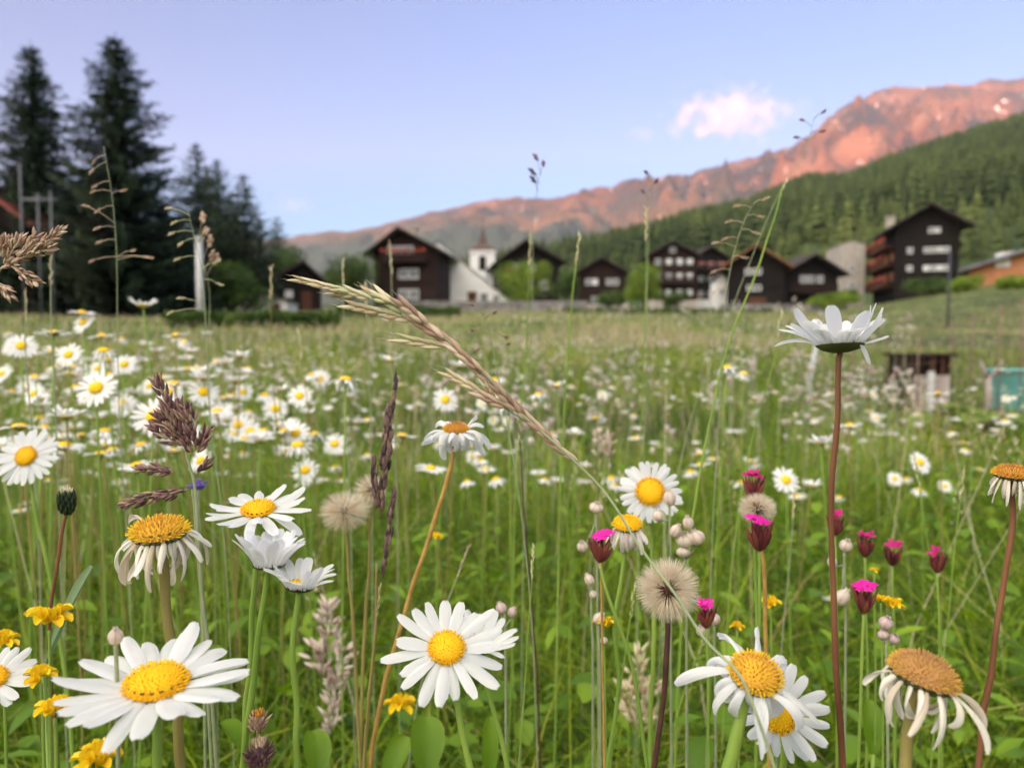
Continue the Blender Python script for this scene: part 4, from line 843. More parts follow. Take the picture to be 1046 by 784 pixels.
# ------------------------------------------------------------ shrivelled daisies
def old_daisy(label, px, py, d, nrm, rp, rdsc, way, **k):
    a = dict(n=17, a0=-35, bend=-45, curl=-15, jit=34, m='petal_old', dm='disc_old', old=.7, pw=.16, dome=.55, twist=90, sr=.0014, lj=.28, name='withered_daisy', leaf=0, nd=240, segs=11); a.update(k)
    return daisy(label, px, py, d, nrm, rp, rdsc, way, **a)
old_daisy('withered daisy with golden brown dome and drooping cream petals on the left', 163, 546, .31, (0, -.10, 1), 66, 26, [(168, 600), (176, 680), (187, 784)], n=30, sm_='stem_olive', seed=21, pw=.15, a0=-42, bend=-48, jit=36, twist=160, dm='disc_gold', sr=.0019, ov={5: dict(a0=22, bend=-30, L=1.9, lat=0)})
old_daisy('shrivelled daisy with large yellow disc and curling white petals, lower right', 771, 690, .28, (.08, -.50, 1), 74, 25, [(757, 735), (742, 784)], n=26, m='petal', dm='disc_gold', sm_='stem_green', sr=.0021, seed=22, pw=.2, a0=-5, bend=-110, jit=55, old=.45, twist=150, dome=.6)
old_daisy('withered daisy tilted right with brown gold dome and curled cream petals', 942, 693, .255, (.26, -.05, 1), 76, 31, [(935, 730), (925, 784)], n=21, sm_='stem_olive', sr=.0019, twist=170, seed=23, pw=.15, a0=-35, bend=-80, jit=48, dm='disc_brown', dome=.72, nd=420, ov={4: dict(a0=-15, bend=-30, L=1.05, lat=0), 9: dict(a0=-30, bend=-50, L=.95)})
old_daisy('withered daisy at the right edge on a curved red brown stem', 1034, 486, .36, (0, -.08, 1), 38, 16, [(1034, 520), (1024, 600), (1005, 720), (998, 784)], n=22, sm_='stem_red', sr=.0013, seed=24, pw=.2, a0=-55, bend=-40, jit=25)
old_daisy('ragged daisy with amber disc and crumpled white petals on a leaning brown stem', 466, 440, .42, (0, -.15, 1), 38, 12, [(460, 475), (440, 545), (412, 630), (395, 690)], n=34, m='petal', sm_='stem_orange', sr=.0012, seed=25, pw=.24, a0=15, bend=-105, jit=50, twist=150)
old_daisy('faded daisy with yellow dome and pinkish drooping petals beside the magenta pink', 641, 537, .42, (-.05, -.2, 1), 36, 14, [(637, 580), (628, 640), (632, 700), (620, 784)], n=24, m='petal_pinkish', dm='disc', seed=26, pw=.2, a0=-60, bend=-30, jit=20, sr=.0011)

# ------------------------------------------------------------ daisies further back: parts are stem, petals, disc
def mid_proto(kind, seed):
    rd = random.Random(seed); H = 1.0; r = .0215; root = empty('oxeye_daisy', (0, 0, 0)); hh = .5
    mb = MB(); b = rd.uniform(-.03, .03); mb.tube(smooth_path([(0, 0, 0), (b, 0, hh * .5), (0, 0, hh)], 4), .0011, 6); mb.build('stem', MT['stem_green' if seed % 3 else 'stem_olive'], root)
    nr = {'up': vec(.05, -.15, 1), 'face': vec(.05, -.9, .6), 'cup': vec(0, 0, 1), 'droop': vec(.1, -.2, 1), 'ragged': vec(-.1, -.1, 1)}[kind]
    a0, bend, jit, pw = {'up': (6, -10, 8, .3), 'face': (2, -8, 7, .3), 'cup': (40, -18, 14, .34), 'droop': (-10, -40, 16, .3), 'ragged': (-10, -60, 40, .24)}[kind]
    Mx = frame(nr, rd.random() * 6); c = Vector((0, 0, hh)); n = 18; mb = MB(); rr = r * .33
    for i in range(n):
        az = 2 * math.pi * (i + rd.uniform(-.2, .2)) / n; u = Mx @ Vector((math.cos(az), math.sin(az), 0)); L_ = (r - rr) * rd.uniform(.85, 1.1)
        ribbon(mb, c + u * rr * .85, u, nr, L_, L_ * pw * rd.uniform(.9, 1.1), a0 + rd.uniform(-jit, jit), bend + rd.uniform(-jit, jit), 0, rd.uniform(-10, 10), 0, .1, 4, 3, 0, rd.random(), 0)
    mb.build('petals', MT['petal_far'], root)
    mb = MB(); mb.ball(c + nr * rr * .05, rr, rr, rr * .5, 12, 6, .4, M=Mx, jit=.05); mb.build('disc', MT['disc'], root)
    mb = MB(); mb.tube([c - nr * rr * .5, c - nr * rr * .25, c - nr * .0003], [rr * .2, rr * .8, rr], 10); mb.build('calyx', MT['invol'], root)
    return root
PROTO = {k: [mid_proto(k, 10 * i + j) for j in range(2)] for i, k in enumerate(('up', 'face', 'cup', 'droop', 'ragged'))}
used = set()
def put(kind, px, py, wpx, label, group='oxeye daisies behind the front flowers', dia=.043, seed=0):
    d = dia / wpx * F; c = P(px, py, d)
    return put_w(kind, c, label, group, seed or int(px * 7 + py), dia / .043)
def put_w(kind, c, label, group, seed, sc_=1.0):
    rd = random.Random(seed); pr = PROTO[kind][seed % 2]; root = pr if pr.name not in used else copy_tree(pr); used.add(pr.name)
    lx, ly = rd.uniform(-.04, .04), rd.uniform(-.04, .06); bx, by = c.x + lx, c.y + ly; g = gz(bx, by); H = c.z - g
    # the head keeps its size; the stem is stretched and leaned to meet it
    root.location = (bx, by, g); root['label'] = label; root['category'] = 'daisy'; root['group'] = group
    rz = rd.uniform(-.5, .5) if kind == 'face' else rd.uniform(0, 6.28)
    for ch in root.children:
        if ch.name.startswith('stem'):
            v = Vector((c.x - bx, c.y - by, H)); ch.rotation_euler = v.to_track_quat('Z', 'Y').to_euler(); ch.scale = (sc_, sc_, v.length / .5)
        else:
            Rm = Matrix.Rotation(rz, 3, 'Z'); ch.rotation_euler = (0, 0, rz); ch.scale = (sc_,) * 3
            ch.location = Vector((c.x - bx, c.y - by, H)) - Rm @ Vector((0, 0, .5 * sc_))
    return root
MID = [
 ('up', 55, 340, 38, 'flat white daisy seen edge on at the left, tallest but two near the spruces'),
 ('face', 85, 329, 28, 'small daisy facing the camera above its left neighbours before the dark spruce'),
 ('up', 84, 319, 28, 'edge on daisy just above a camera facing one by the dark spruce'),
 ('cup', 146, 312, 36, 'cupped daisy standing highest of all against the dark spruces'),
 ('up', 104, 343, 30, 'side view daisy right of the camera facing one by the spruces'),
 ('face', 22, 353, 32, 'daisy with yellow disc at far left under the rosy grass head'),
 ('face', 70, 362, 30, 'daisy facing the camera in the second row of the left cluster'),
 ('ragged', 106, 358, 36, 'daisy with limp drooping petals in the left cluster'),
 ('face', 127, 372, 26, 'small tilted daisy at the right side of the left cluster'),
 ('up', 180, 342, 28, 'lone flat daisy before the pale pillar'),
 ('cup', 245, 364, 30, 'lone cupped daisy between pale pillar and low barn'),
 ('face', 98, 396, 44, 'daisy with bright yellow disc left of the purple grass head'),
 ('face', 157, 425, 46, 'large daisy half hidden behind the purple grass head'),
 ('up', 36, 385, 28, 'edge on daisy under the first row at far left'), ('face', 34, 402, 26, 'small facing daisy low in the far left cluster'),
 ('cup', 68, 425, 42, 'cupped daisy pair member left of the half hidden daisy'), ('ragged', 108, 440, 34, 'wilting daisy with brownish disc below the left cluster'),
 ('cup', 208, 386, 34, 'cupped daisy right of the purple grass head, upper one'), ('face', 208, 400, 34, 'daisy right behind the upper cupped one by the purple grass head'),
 ('up', 178, 392, 36, 'broad flat daisy touching the purple grass head on the right'), ('up', 222, 420, 36, 'flat daisy low right of the purple grass head'),
 ('up', 20, 436, 46, 'flat daisy above the camera facing daisy at the left edge'), ('up', 140, 475, 38, 'flat daisy above the horizontal purple spikes'),
 ('cup', 286, 398, 26, 'small cupped daisy between the purple head and the leaning brome grass'), ('face', 306, 404, 28, 'small daisy with yellow disc next to a cupped one left of the ragged one'),
 ('face', 342, 453, 27, 'single tilted daisy left of the dark grass spike'), ('ragged', 353, 388, 42, 'daisy with broken drooping petals on a reddish stem left of the brome grass'),
 ('cup', 400, 368, 30, 'cupped daisy right under the brome grass, lower of two'), ('up', 400, 326, 28, 'flat daisy behind the brome grass husks, upper of two'),
 ('cup', 471, 374, 30, 'cupped daisy between brome grass branches'), ('up', 411, 445, 34, 'pale flat daisy right of the dark grass spike'),
 ('up', 440, 478, 34, 'white side view daisy beneath the ragged amber disc daisy'), ('face', 455, 408, 30, 'pale faded small daisy behind the ragged amber disc daisy'),
 ('ragged', 520, 415, 40, 'limp daisy behind the diagonal brome stem'), ('up', 505, 388, 26, 'flat small daisy right of the brome branch'),
 ('cup', 568, 394, 30, 'cupped daisy in the middle, right one of two neighbours'), ('ragged', 550, 403, 28, 'limp daisy in the middle, left one of two neighbours'),
 ('cup', 587, 443, 24, 'small cupped daisy low in the middle meadow'), ('up', 609, 427, 24, 'edge on small daisy in the middle right of a cupped one'),
 ('ragged', 742, 376, 34, 'limp white daisy left of its twin on pale stems in the right half'), ('ragged', 760, 382, 28, 'limp daisy, right twin on pale stems in the right half'),
 ('up', 716, 474, 24, 'edge on small daisy above another in the right half'), ('up', 714, 463, 18, 'tiny edge on daisy topmost of three in the right half'),
 ('face', 803, 490, 32, 'small daisy facing the camera right of the pale seed ball'), ('cup', 829, 496, 26, 'cupped small daisy left of the tall red stem'),
 ('cup', 838, 452, 32, 'white cupped daisy just left of the tall red stem'), ('up', 868, 434, 26, 'flat daisy just right of the tall red stem'),
 ('up', 958, 402, 24, 'flat daisy before the garden hutch'), ('face', 940, 472, 26, 'small daisy with yellow disc below the garden hutch'),
 ('up', 850, 610, 22, 'small white flower head close left of the tall red stem, low'),
 ('face', 205, 470, 30, 'daisy low behind the purple grass head'), ('up', 250, 448, 30, 'flat daisy above the open daisy with its dark neighbour'),
 ('face', 255, 440, 26, 'small daisy with yellow disc in the band right of the purple head'), ('up', 290, 440, 30, 'white flat daisy in the band left of the tilted single one'),
 ('face', 312, 480, 30, 'drab daisy above the fluffy pale seed tuft')]
for (k, px, py, wp, lb) in MID: put(k, px, py, wp, lb)
# the drifts of daisies: by zone, nothing tells one in a zone from its neighbours
LAND = [(40, 'by the left edge'), (80, 'above the dark green bud'), (120, 'left of the purple grass head'), (160, 'behind the purple grass head'), (205, 'right of the purple grass head'), (250, 'above the leftmost open daisy'),
        (300, 'above the cupped daisy pair'), (345, 'above the fluffy pale tuft'), (400, 'behind the dark grass spike'), (450, 'left of the ragged daisy'), (500, 'right of the ragged daisy'), (560, 'under the diagonal brome stem'),
        (620, 'above the left magenta pink'), (680, 'above the puffy bud cluster'), (740, 'above the pale seed ball'), (800, 'above the dark centred seed ball'), (850, 'left of the tall red stem'), (900, 'right of the tall red stem'), (950, 'above the row of pinks'), (1000, 'below the garden hutch'), (9999, 'near the right edge')]
def near(px): return next(w_ for x_, w_ in LAND if px < x_)
KW = {'up': 'flat white', 'cup': 'cupped white', 'face': 'forward facing white', 'droop': 'drooping white', 'ragged': 'ragged white'}
def drift(n, px0, px1, py0, py1, d0, d1, label, group, seed, kinds=('up', 'cup', 'cup', 'cup', 'face', 'droop', 'ragged'), pxc=None):
    rd = random.Random(seed)
    for i in range(n):
        px = rd.uniform(px0, px1) if pxc is None else min(px1, max(px0, rd.gauss(pxc, (px1 - px0) * .28)))
        f = rd.random(); py = py0 + (py1 - py0) * f; d = d1 + (d0 - d1) * f ** .8 * rd.uniform(.8, 1.1)
        c = P(px, py, d)
        if c.z - gz(c.x, c.y) < .12: c.z = gz(c.x, c.y) + rd.uniform(.3, .5)
        kd = rd.choice(kinds); rw = 'high' if f < .33 else ('mid height' if f < .66 else 'low')
        put_w(kd, c, f'{KW[kd]} daisy {rw} in {label}, {near(px)}', group, seed * 1000 + i, rd.uniform(.95, 1.35))
drift(86, -5, 330, 372, 465, .95, 2.0, 'left drift', 'daisies of the left drift', 31)
drift(44, 0, 250, 340, 400, 1.1, 2.2, 'upper left drift', 'daisies of the upper left drift', 32)
drift(34, 240, 520, 385, 500, 1.4, 2.8, 'middle left drift', 'daisies left of the middle', 33)
drift(40, 480, 800, 372, 500, 1.8, 3.6, 'mid meadow', 'tiny daisies in the middle', 34)
drift(26, 780, 1046, 395, 520, 1.8, 3.4, 'right meadow', 'tiny daisies on the right', 35)
# beyond the 300 that show largest: the far rest of the daisies as one mass
def far_daisies():
    rd = random.Random(77); mb = MB()
    def one(c, r, g):
        k = 12; nr = vec(rd.uniform(-.3, .3), rd.uniform(-.3, .3), 1); Mx = frame(nr, rd.random() * 6); cup = rd.uniform(-.3, .9)
        vs = [c]
        for i in range(k * 2):
            a = math.pi * i / k; q = r * (1 if i % 2 else .42) * rd.uniform(.85, 1.1); vs.append(c + Mx @ Vector((q * math.cos(a), q * math.sin(a), q * cup)))
        mb.add(vs, [(0, 1 + i, 1 + (i + 1) % (k * 2)) for i in range(k * 2)], .9)
        mb.ball(c + nr * r * .06, r * .24, r * .24, r * .15, 7, 4, .5, M=Mx)
        b = Vector((c.x + rd.uniform(-.05, .05), c.y + rd.uniform(0, .08), g)); mb.tube([b, (b + c) / 2 + Vector((.01, 0, 0)), c], .0012, 4, .1)
    for (n, p0, p1, y0, y1, pw) in ((760, -20, 400, 1.5, 6.5, .35), (420, 400, 760, 2.3, 8, .6), (200, 760, 1060, 2.4, 6, .6)):
        for _ in range(n):
            y = (y0 ** (pw + 1) + (y1 ** (pw + 1) - y0 ** (pw + 1)) * rd.random()) ** (1 / (pw + 1)); px = rd.uniform(p0, p1); x = (px - CX) / F * y; cl = mn.noise(Vector((x * .9, y * .6, 4)))
            if cl < -.1 and rd.random() < (.35 if px < 400 else .75): continue
            g = gz(x, y); one(Vector((x, y, g + rd.uniform(.38, .58) * float(low(x, y)) ** .5)), .021 * rd.uniform(.8, 1.2), g)
    m = mat('far_daisy', [(.14, .22, .04), (.80, .50, .02), (.90, .90, .89)], 'rnd', pos=[.3, .5, .7], rough=.6, trans=.25)
    tag(mb.build('far_daisies', m), 'sea of tiny blurred white daisies beyond the nearer drifts', 'daisies', kind='stuff')
far_daisies()

# ------------------------------------------------------------ bladder campions: beige and pale puffy buds, centre and right
def campion_proto(seed):
    rd = random.Random(seed); root = empty('bladder_campion', (0, 0, 0)); mb = MB(); mb.tube([(0, 0, 0), (.01, 0, .2), (0, 0, .38)], .0012, 5)
    tips = [Vector((rd.uniform(-.03, .03), rd.uniform(-.03, .03), rd.uniform(.40, .47))) for _ in range(4)]
    for t in tips: mb.tube([(0, 0, .36), t.lerp(Vector((0, 0, .38)), .4), t], .0007, 5)
    mb.build('stem', MT['stem_grey'], root)
    for i, t in enumerate(tips):
        mb = MB(); mb.ball(t, .0065, .0065, .0085, 10, 7, rd.random(), jit=.05)
        b = mb.build('bud', MT['bud'], root)
        if i < 3:
            mb = MB()
            for k in range(7):
                a = k * .9; u = Vector((math.cos(a), math.sin(a), 0)); ribbon(mb, t + Vector((0, 0, .008)), u, Vector((0, 0, 1)), .0105, .008, 25, -40, 0, 0, 0, .1, 3, 3, 0, .5, 0)
            mb.build('petals', MT['petal_far'], b)
    return root
CAM = [campion_proto(60 + i) for i in range(4)]; cam_used = set()
def put_campion(x, y, sc_, label, group, seed):
    pr = CAM[seed % 4]; r = pr if seed % 4 not in cam_used else copy_tree(pr); cam_used.add(seed % 4)
    rd = random.Random(seed); r.location = (x, y, gz(x, y)); r.rotation_euler = (0, 0, rd.uniform(0, 6.28)); r.scale = (sc_,) * 3; r['label'] = label; r['category'] = 'campion'; r['group'] = group
def campions(n, px0, px1, d0, d1, label, group, seed, s0=.85, s1=1.2):
    rd = random.Random(seed)
    for i in range(n):
        d = (d0 ** 1.6 + (d1 ** 1.6 - d0 ** 1.6) * rd.random()) ** (1 / 1.6); px = rd.uniform(px0, px1); rw = 'nearest' if d < d0 + (d1 - d0) * .3 else ('nearer' if d < d0 + (d1 - d0) * .6 else ('farther' if d < d0 + (d1 - d0) * .82 else 'farthest'))
        put_campion((px - CX) / F * d, d, rd.uniform(s0, s1), f'{label}, {rw} row, {near(px)}', group, seed * 100 + i)
campions(110, 430, 820, 1.9, 7.0, 'pale campion with puffy buds mid meadow', 'campions in the middle', 71, 1.0, 1.4)
campions(46, 800, 935, 2.0, 6.5, 'pale campion with puffy buds', 'campions on the right', 72, 1.0, 1.4)
campions(34, 100, 430, 2.2, 7, 'pale campion among the left daisies', 'campions on the left', 73, 1, 1.3)
campions(26, 800, 925, 6.5, 9.5, 'cream campion before the bank', 'campions by the hutch', 74, 1.5, 2.2)
campions(50, 520, 860, 7, 14, 'distant white campion speck', 'distant white specks', 75, 1.4, 2.0)
def buds(name, label, px, py, d, items, m='bud', stem='stem_grey'):
    rd = random.Random(int(px)); s = d / F; c = P(px, py, d); path, base = grounded(c, [(px + 1, py + 60, d)]); root = empty(name, base); tag(root, label, 'campion'); stem_parts(root, base, path, .001, .0008, stem, 6)
    for (dx, dy, r, asp) in items:
        q = P(px + dx, py + dy, d) - base; mb = MB(); K, S = 12, 8; 
        Mt = frame(vec(rd.uniform(-.6, .6), rd.uniform(-.6, .3), 1)); K = 18; r2 = r * s * .8; pr = [(.12, -1), (.55, -.86), (.9, -.5), (1, -.05), (.93, .4), (.66, .8), (.36, 1.02), (.42, 1.16)]
        mb.add([q + Mt @ Vector((r2 * p * (1 + .03 * (k % 2)) * math.cos(2 * math.pi * k / K), r2 * p * (1 + .03 * (k % 2)) * math.sin(2 * math.pi * k / K), z * r2 * asp * (1 + (.1 * (k % 3) if z > 1.1 else 0)))) for p, z in pr for k in range(K)],
               [(i * K + k, i * K + (k + 1) % K, (i + 1) * K + (k + 1) % K, (i + 1) * K + k) for i in range(len(pr) - 1) for k in range(K)], [min(1, max(0, (.15 if k % 3 == 0 else .75) + rd.uniform(-.15, .15))) for i in range(len(pr)) for k in range(K)])
        b = mb.build('bud', MT[m], root)
        mb = MB(); mb.tube([c - base - Vector((0, 0, .01)), q - Vector((0, 0, r * s * asp * .9))], .0006, 5); mb.build('stalk', MT[stem], b)
buds('bladder_campion', 'cluster of puffy beige pink campion buds right of the camera facing daisy', 700, 556, .46, [(0, -5, 11, .8), (12, -7, 10, .9), (-10, -14, 7, 1.2), (3, -22, 7, 1.2), (-2, 8, 9, .7)])
buds('bladder_campion', 'pale veined bud tucked beside the camera facing daisy', 684, 515, .48, [(0, -6, 8, 1.2), (-12, 12, 7, .9)])
buds('bladder_campion', 'single oval beige bud above the largest daisy', 118, 655, .26, [(0, -5, 9, 1.25)])
buds('bladder_campion', 'two small rosy buds right of the half hidden cupped daisy', 515, 625, .45, [(-3, -4, 7, 1), (8, 0, 6, 1)], 'bud_pink')
buds('bladder_campion', 'small pale bud pair left of the pale seed ball', 604, 595, .48, [(-2, -3, 6, 1.2), (2, 12, 5, 1)])
buds('bladder_campion', 'round beige bud under the magenta blossom near the tall red stem', 862, 562, .5, [(2, -5, 8, .9), (-12, 12, 6, 1.1), (-2, 48, 9, 1.2)])
buds('bladder_campion', 'greyish pink bud cluster left of the tilted withered daisy', 905, 640, .42, [(0, -4, 9, .8), (-3, 8, 7, .8), (8, 12, 7, .8)], 'bud_pink')
buds('bladder_campion', 'small round bud below the magenta thistle left of the seed ball', 730, 636, .48, [(0, -4, 7, 1), (-14, 8, 6, 1.1)])
buds('bladder_campion', 'pinkish round bud high left of the faded pink petalled daisy', 609, 518, .5, [(0, 0, 9, .65), (-14, 40, 7, 1)])
buds('bladder_campion', 'beige round bud at the bottom beside yellow blossom', 612, 632, .42, [(0, 0, 8, 1), (5, 22, 5, .9)])

# ------------------------------------------------------------ magenta pinks with dark calyx clusters
def pink(label, px, py, d, wp, m='magenta', way=None, open_=1.0, seed=0):
    rd = random.Random(seed + int(px)); s = d / F; c = P(px, py, d); path, base = grounded(c - Vector((0, 0, wp * s * 1.6)), way and [(a, b, d) for a, b in way] or [(px + 1, py + 70, d)])
    root = empty('carthusian_pink', base); tag(root, label, 'pink flower'); stem_parts(root, base, path, .0011, .0009, 'stem_green', 6)
    c0 = c - base; hb = wp * s * 1.5; cb = c0 - Vector((0, 0, hb)); mb = MB()
    for k in range(22):
        a = k * 2.4; q = wp * s * .34 * math.sqrt(k / 22); p0 = cb + Vector((math.cos(a) * q * .3, math.sin(a) * q * .3, 0)); p1 = cb + Vector((math.cos(a) * q * 2.1, math.sin(a) * q * 2.1, hb * rd.uniform(.45, 1.0)))
        mb.spindle(p0, p1, wp * s * .13, 7, rd.random(), .5)
    mb.build('calyx_cluster', MT['maroon'], root)
    for j in range(2 if open_ > .6 else 1):
        ct = c0 + Vector((rd.uniform(-.15, .15) * wp * s + (j * .25 - .1) * wp * s, 0, -wp * s * .1 + j * .0004)); nr = vec(rd.uniform(-.45, .45), -.3, 1)
        mb = MB(); Mx = frame(nr, rd.random())
        for k in range(5):
            a = k * 1.2566 + rd.uniform(-.1, .1); u = Mx @ Vector((math.cos(a), math.sin(a), 0)); ribbon(mb, ct, u, nr, wp * s * rd.uniform(.42, .66), wp * s * .46 * open_, rd.uniform(5, 62) if open_ < .9 else 12, -20, 0, rd.uniform(-12, 12), 0, .1, 4, 5, 4, rd.random(), .05, .2)
        mb.build('blossom', MT[m], root)
pink('magenta pink with dark maroon calyx beside the faded pink petalled daisy', 613, 544, .40, 20, way=[(618, 600), (640, 660), (655, 740)])
pink('magenta pink with flat bright blossom directly under a dark centred seed ball', 776, 528, .42, 23, way=[(775, 600), (774, 700)])
pink('crimson half open pink above the dark centred seed ball', 770, 484, .46, 19, 'crimson', open_=.7)
pink('bright magenta pink right of the tall red stem above yellow blossoms', 883, 596, .44, 20, way=[(881, 660), (878, 740)])
pink('small magenta pink peeking out right of the pale seed ball', 722, 616, .44, 17, open_=.8)
pink('crimson pink partly crossed by the tall red stem', 853, 524, .55, 15, 'crimson', open_=.8)
pink('crimson pink next to a white bud right of the tall red stem', 884, 546, .56, 15, 'crimson', open_=.7)
pink('dark crimson pink, middle of the row on the right', 912, 555, .56, 15, 'crimson', open_=.7)
pink('dull crimson pink, right end of the row of pinks', 958, 562, .56, 15, 'crimson', open_=.6)

# ------------------------------------------------------------ yellow vetch blossoms
def vetch(label, px, py, d, wp, n=6, way=None, seed=0):
    rd = random.Random(seed + int(px)); s = d / F; c = P(px, py, d); path, base = grounded(c - Vector((0, 0, wp * s * .2)), way and [(a, b, d) for a, b in way] or [(px + 1, py + 50, d)])
    root = empty('yellow_vetch', base); tag(root, label, 'yellow flower'); stem_parts(root, base, path, .0009, .0007, 'stem_green', 6); c0 = c - base
    for k in range(n + 3):
        a = 2.4 * k; u = Vector((math.cos(a), math.sin(a) , 0)); mb = MB(); st = c0 + u * wp * s * .12 + Vector((0, 0, rd.uniform(-.08, .14) * wp * s))
        ribbon(mb, st, u, Vector((0, 0, 1)), wp * s * .42, wp * s * .26, rd.uniform(-5, 45), 15, -50, rd.uniform(-15, 15), 0, -.5, 6, 5, 0, rd.random(), 0)
        ribbon(mb, st, u, Vector((0, 0, 1)), wp * s * .32, wp * s * .30, 60, 20, 20, rd.uniform(-15, 15), 0, .35, 5, 5, 1, rd.random(), 0, .4)
        mb.build('blossom', MT['yellow'], root)
for a in [('widest yellow vetch blossom at the left above the grey green blade', 50, 635, .34, 44, 7), ('yellow vetch blossom under the widest one near a white petal', 42, 692, .33, 30, 5), ('yellow vetch low left beneath the other two blossoms', 56, 726, .30, 38, 6),
          ('pale yellow vetch at the very left edge', 4, 656, .38, 28, 5), ('yellow vetch at the bottom edge below the largest daisy', 98, 778, .28, 46, 7), ('yellow vetch left of the pale seed ball on an orange stem', 616, 638, .42, 24, 6),
          ('small yellow vetch right of the pale seed ball on an orange stem', 787, 617, .5, 20, 5), ('tiny yellow vetch above the shrivelled yellow disc daisy', 753, 641, .46, 15, 4), ('yellow vetch pair below the right magenta pink', 912, 618, .46, 22, 5), ('small yellow vetch touching the pair under the right magenta pink', 900, 613, .47, 14, 4),
          ('tiny yellow vetch blurred below the ragged daisy stem', 445, 548, .8, 14, 4), ('dim yellow vetch deep behind the lower middle daisy', 408, 720, .6, 30, 6), ('tiny yellow vetch beside the right magenta calyx', 893, 583, .5, 9, 4)]: vetch(*a)

# ------------------------------------------------------------ seed balls
def seed_ball(label, px, py, d, rp, face, stem, way, n=300, flat=1.0, m='pappus', core=.36, hole=.0, seed=0):
    rd = random.Random(seed + int(px)); s = d / F; c = P(px, py, d); Rr = rp * s; path, base = grounded(c - Vector((0, 0, Rr * .25)), [(a, b, d) for a, b in way])
    root = empty('seed_ball', base); tag(root, label, 'seed head'); stem_parts(root, base, path, .0014, .0011, stem, 8); c0 = c - base; fv = vec(*face)
    mb = MB(); mb.ball(c0, Rr * core * .6, Rr * core * .6, Rr * core * .5, 12, 8, .3, jit=.15)
    for k in range(60):
        v = vec(rd.gauss(0, 1), rd.gauss(0, 1), rd.gauss(0, 1)); mb.spindle(c0 + v * Rr * core * .4, c0 + v * Rr * core, Rr * .035, 4, rd.random())
    mb.build('seeds', MT['seed'], root)
    mb = MB()
    for k in range(n):
        z = 1 - 2 * (k + .5) / n; a = k * 2.39996; v = Vector((math.sqrt(1 - z * z) * math.cos(a), math.sqrt(1 - z * z) * math.sin(a), z))
        if v.dot(fv) > 1 - hole: continue
        v = (v + Vector((rd.gauss(0, .06), rd.gauss(0, .06), rd.gauss(0, .06)))).normalized(); v.z *= flat; L_ = Rr * rd.uniform(.86, 1.06)
        st = c0 + v * Rr * core * .8; en = c0 + v * L_; r = rd.random()
        mb.tube([st, en], [Rr * .008, Rr * .006], 3, r, cap=False)
        u = v.cross(Vector((.3, .5, .8))).normalized(); w_ = v.cross(u).normalized()
        for q in range(7):
            aa = q * .898 + r; tip = c0 + v * L_ * .62 + (v * .42 + (u * math.cos(aa) + w_ * math.sin(aa)) * .13) * Rr
            p0 = c0 + v * L_ * .45; sd = (tip - p0).cross(v).normalized() * Rr * .008; b = len(mb.v)
            mb.add([p0 - sd, p0 + sd, tip], [(0, 1, 2)], r)
    mb.build('pappus', MT[m], root)
seed_ball('large beige seed ball with brown centre on a dark stem, middle right', 682, 602, .34, 33, (-.1, -1, .1), 'stem_dark', [(683, 650), (676, 720), (668, 790)], n=420, hole=.16, core=.36)
seed_ball('smaller tan seed ball with black centre above a magenta blossom', 773, 519, .44, 20, (0, -1, -.4), 'stem_orange', [(780, 580), (783, 680), (786, 760)], n=300, flat=.8, hole=.12, core=.42)
seed_ball('fluffy dishevelled pale seed tuft left of the dark grass spike', 352, 522, .5, 27, (0, 0, 1), 'stem_olive', [(356, 580), (362, 660)], n=230, flat=.8, core=.2)
seed_ball('faint fluffy tuft right beside the dishevelled pale one', 378, 500, .52, 18, (0, 0, 1), 'stem_olive', [(378, 560), (372, 660)], n=160, flat=1, core=.2)

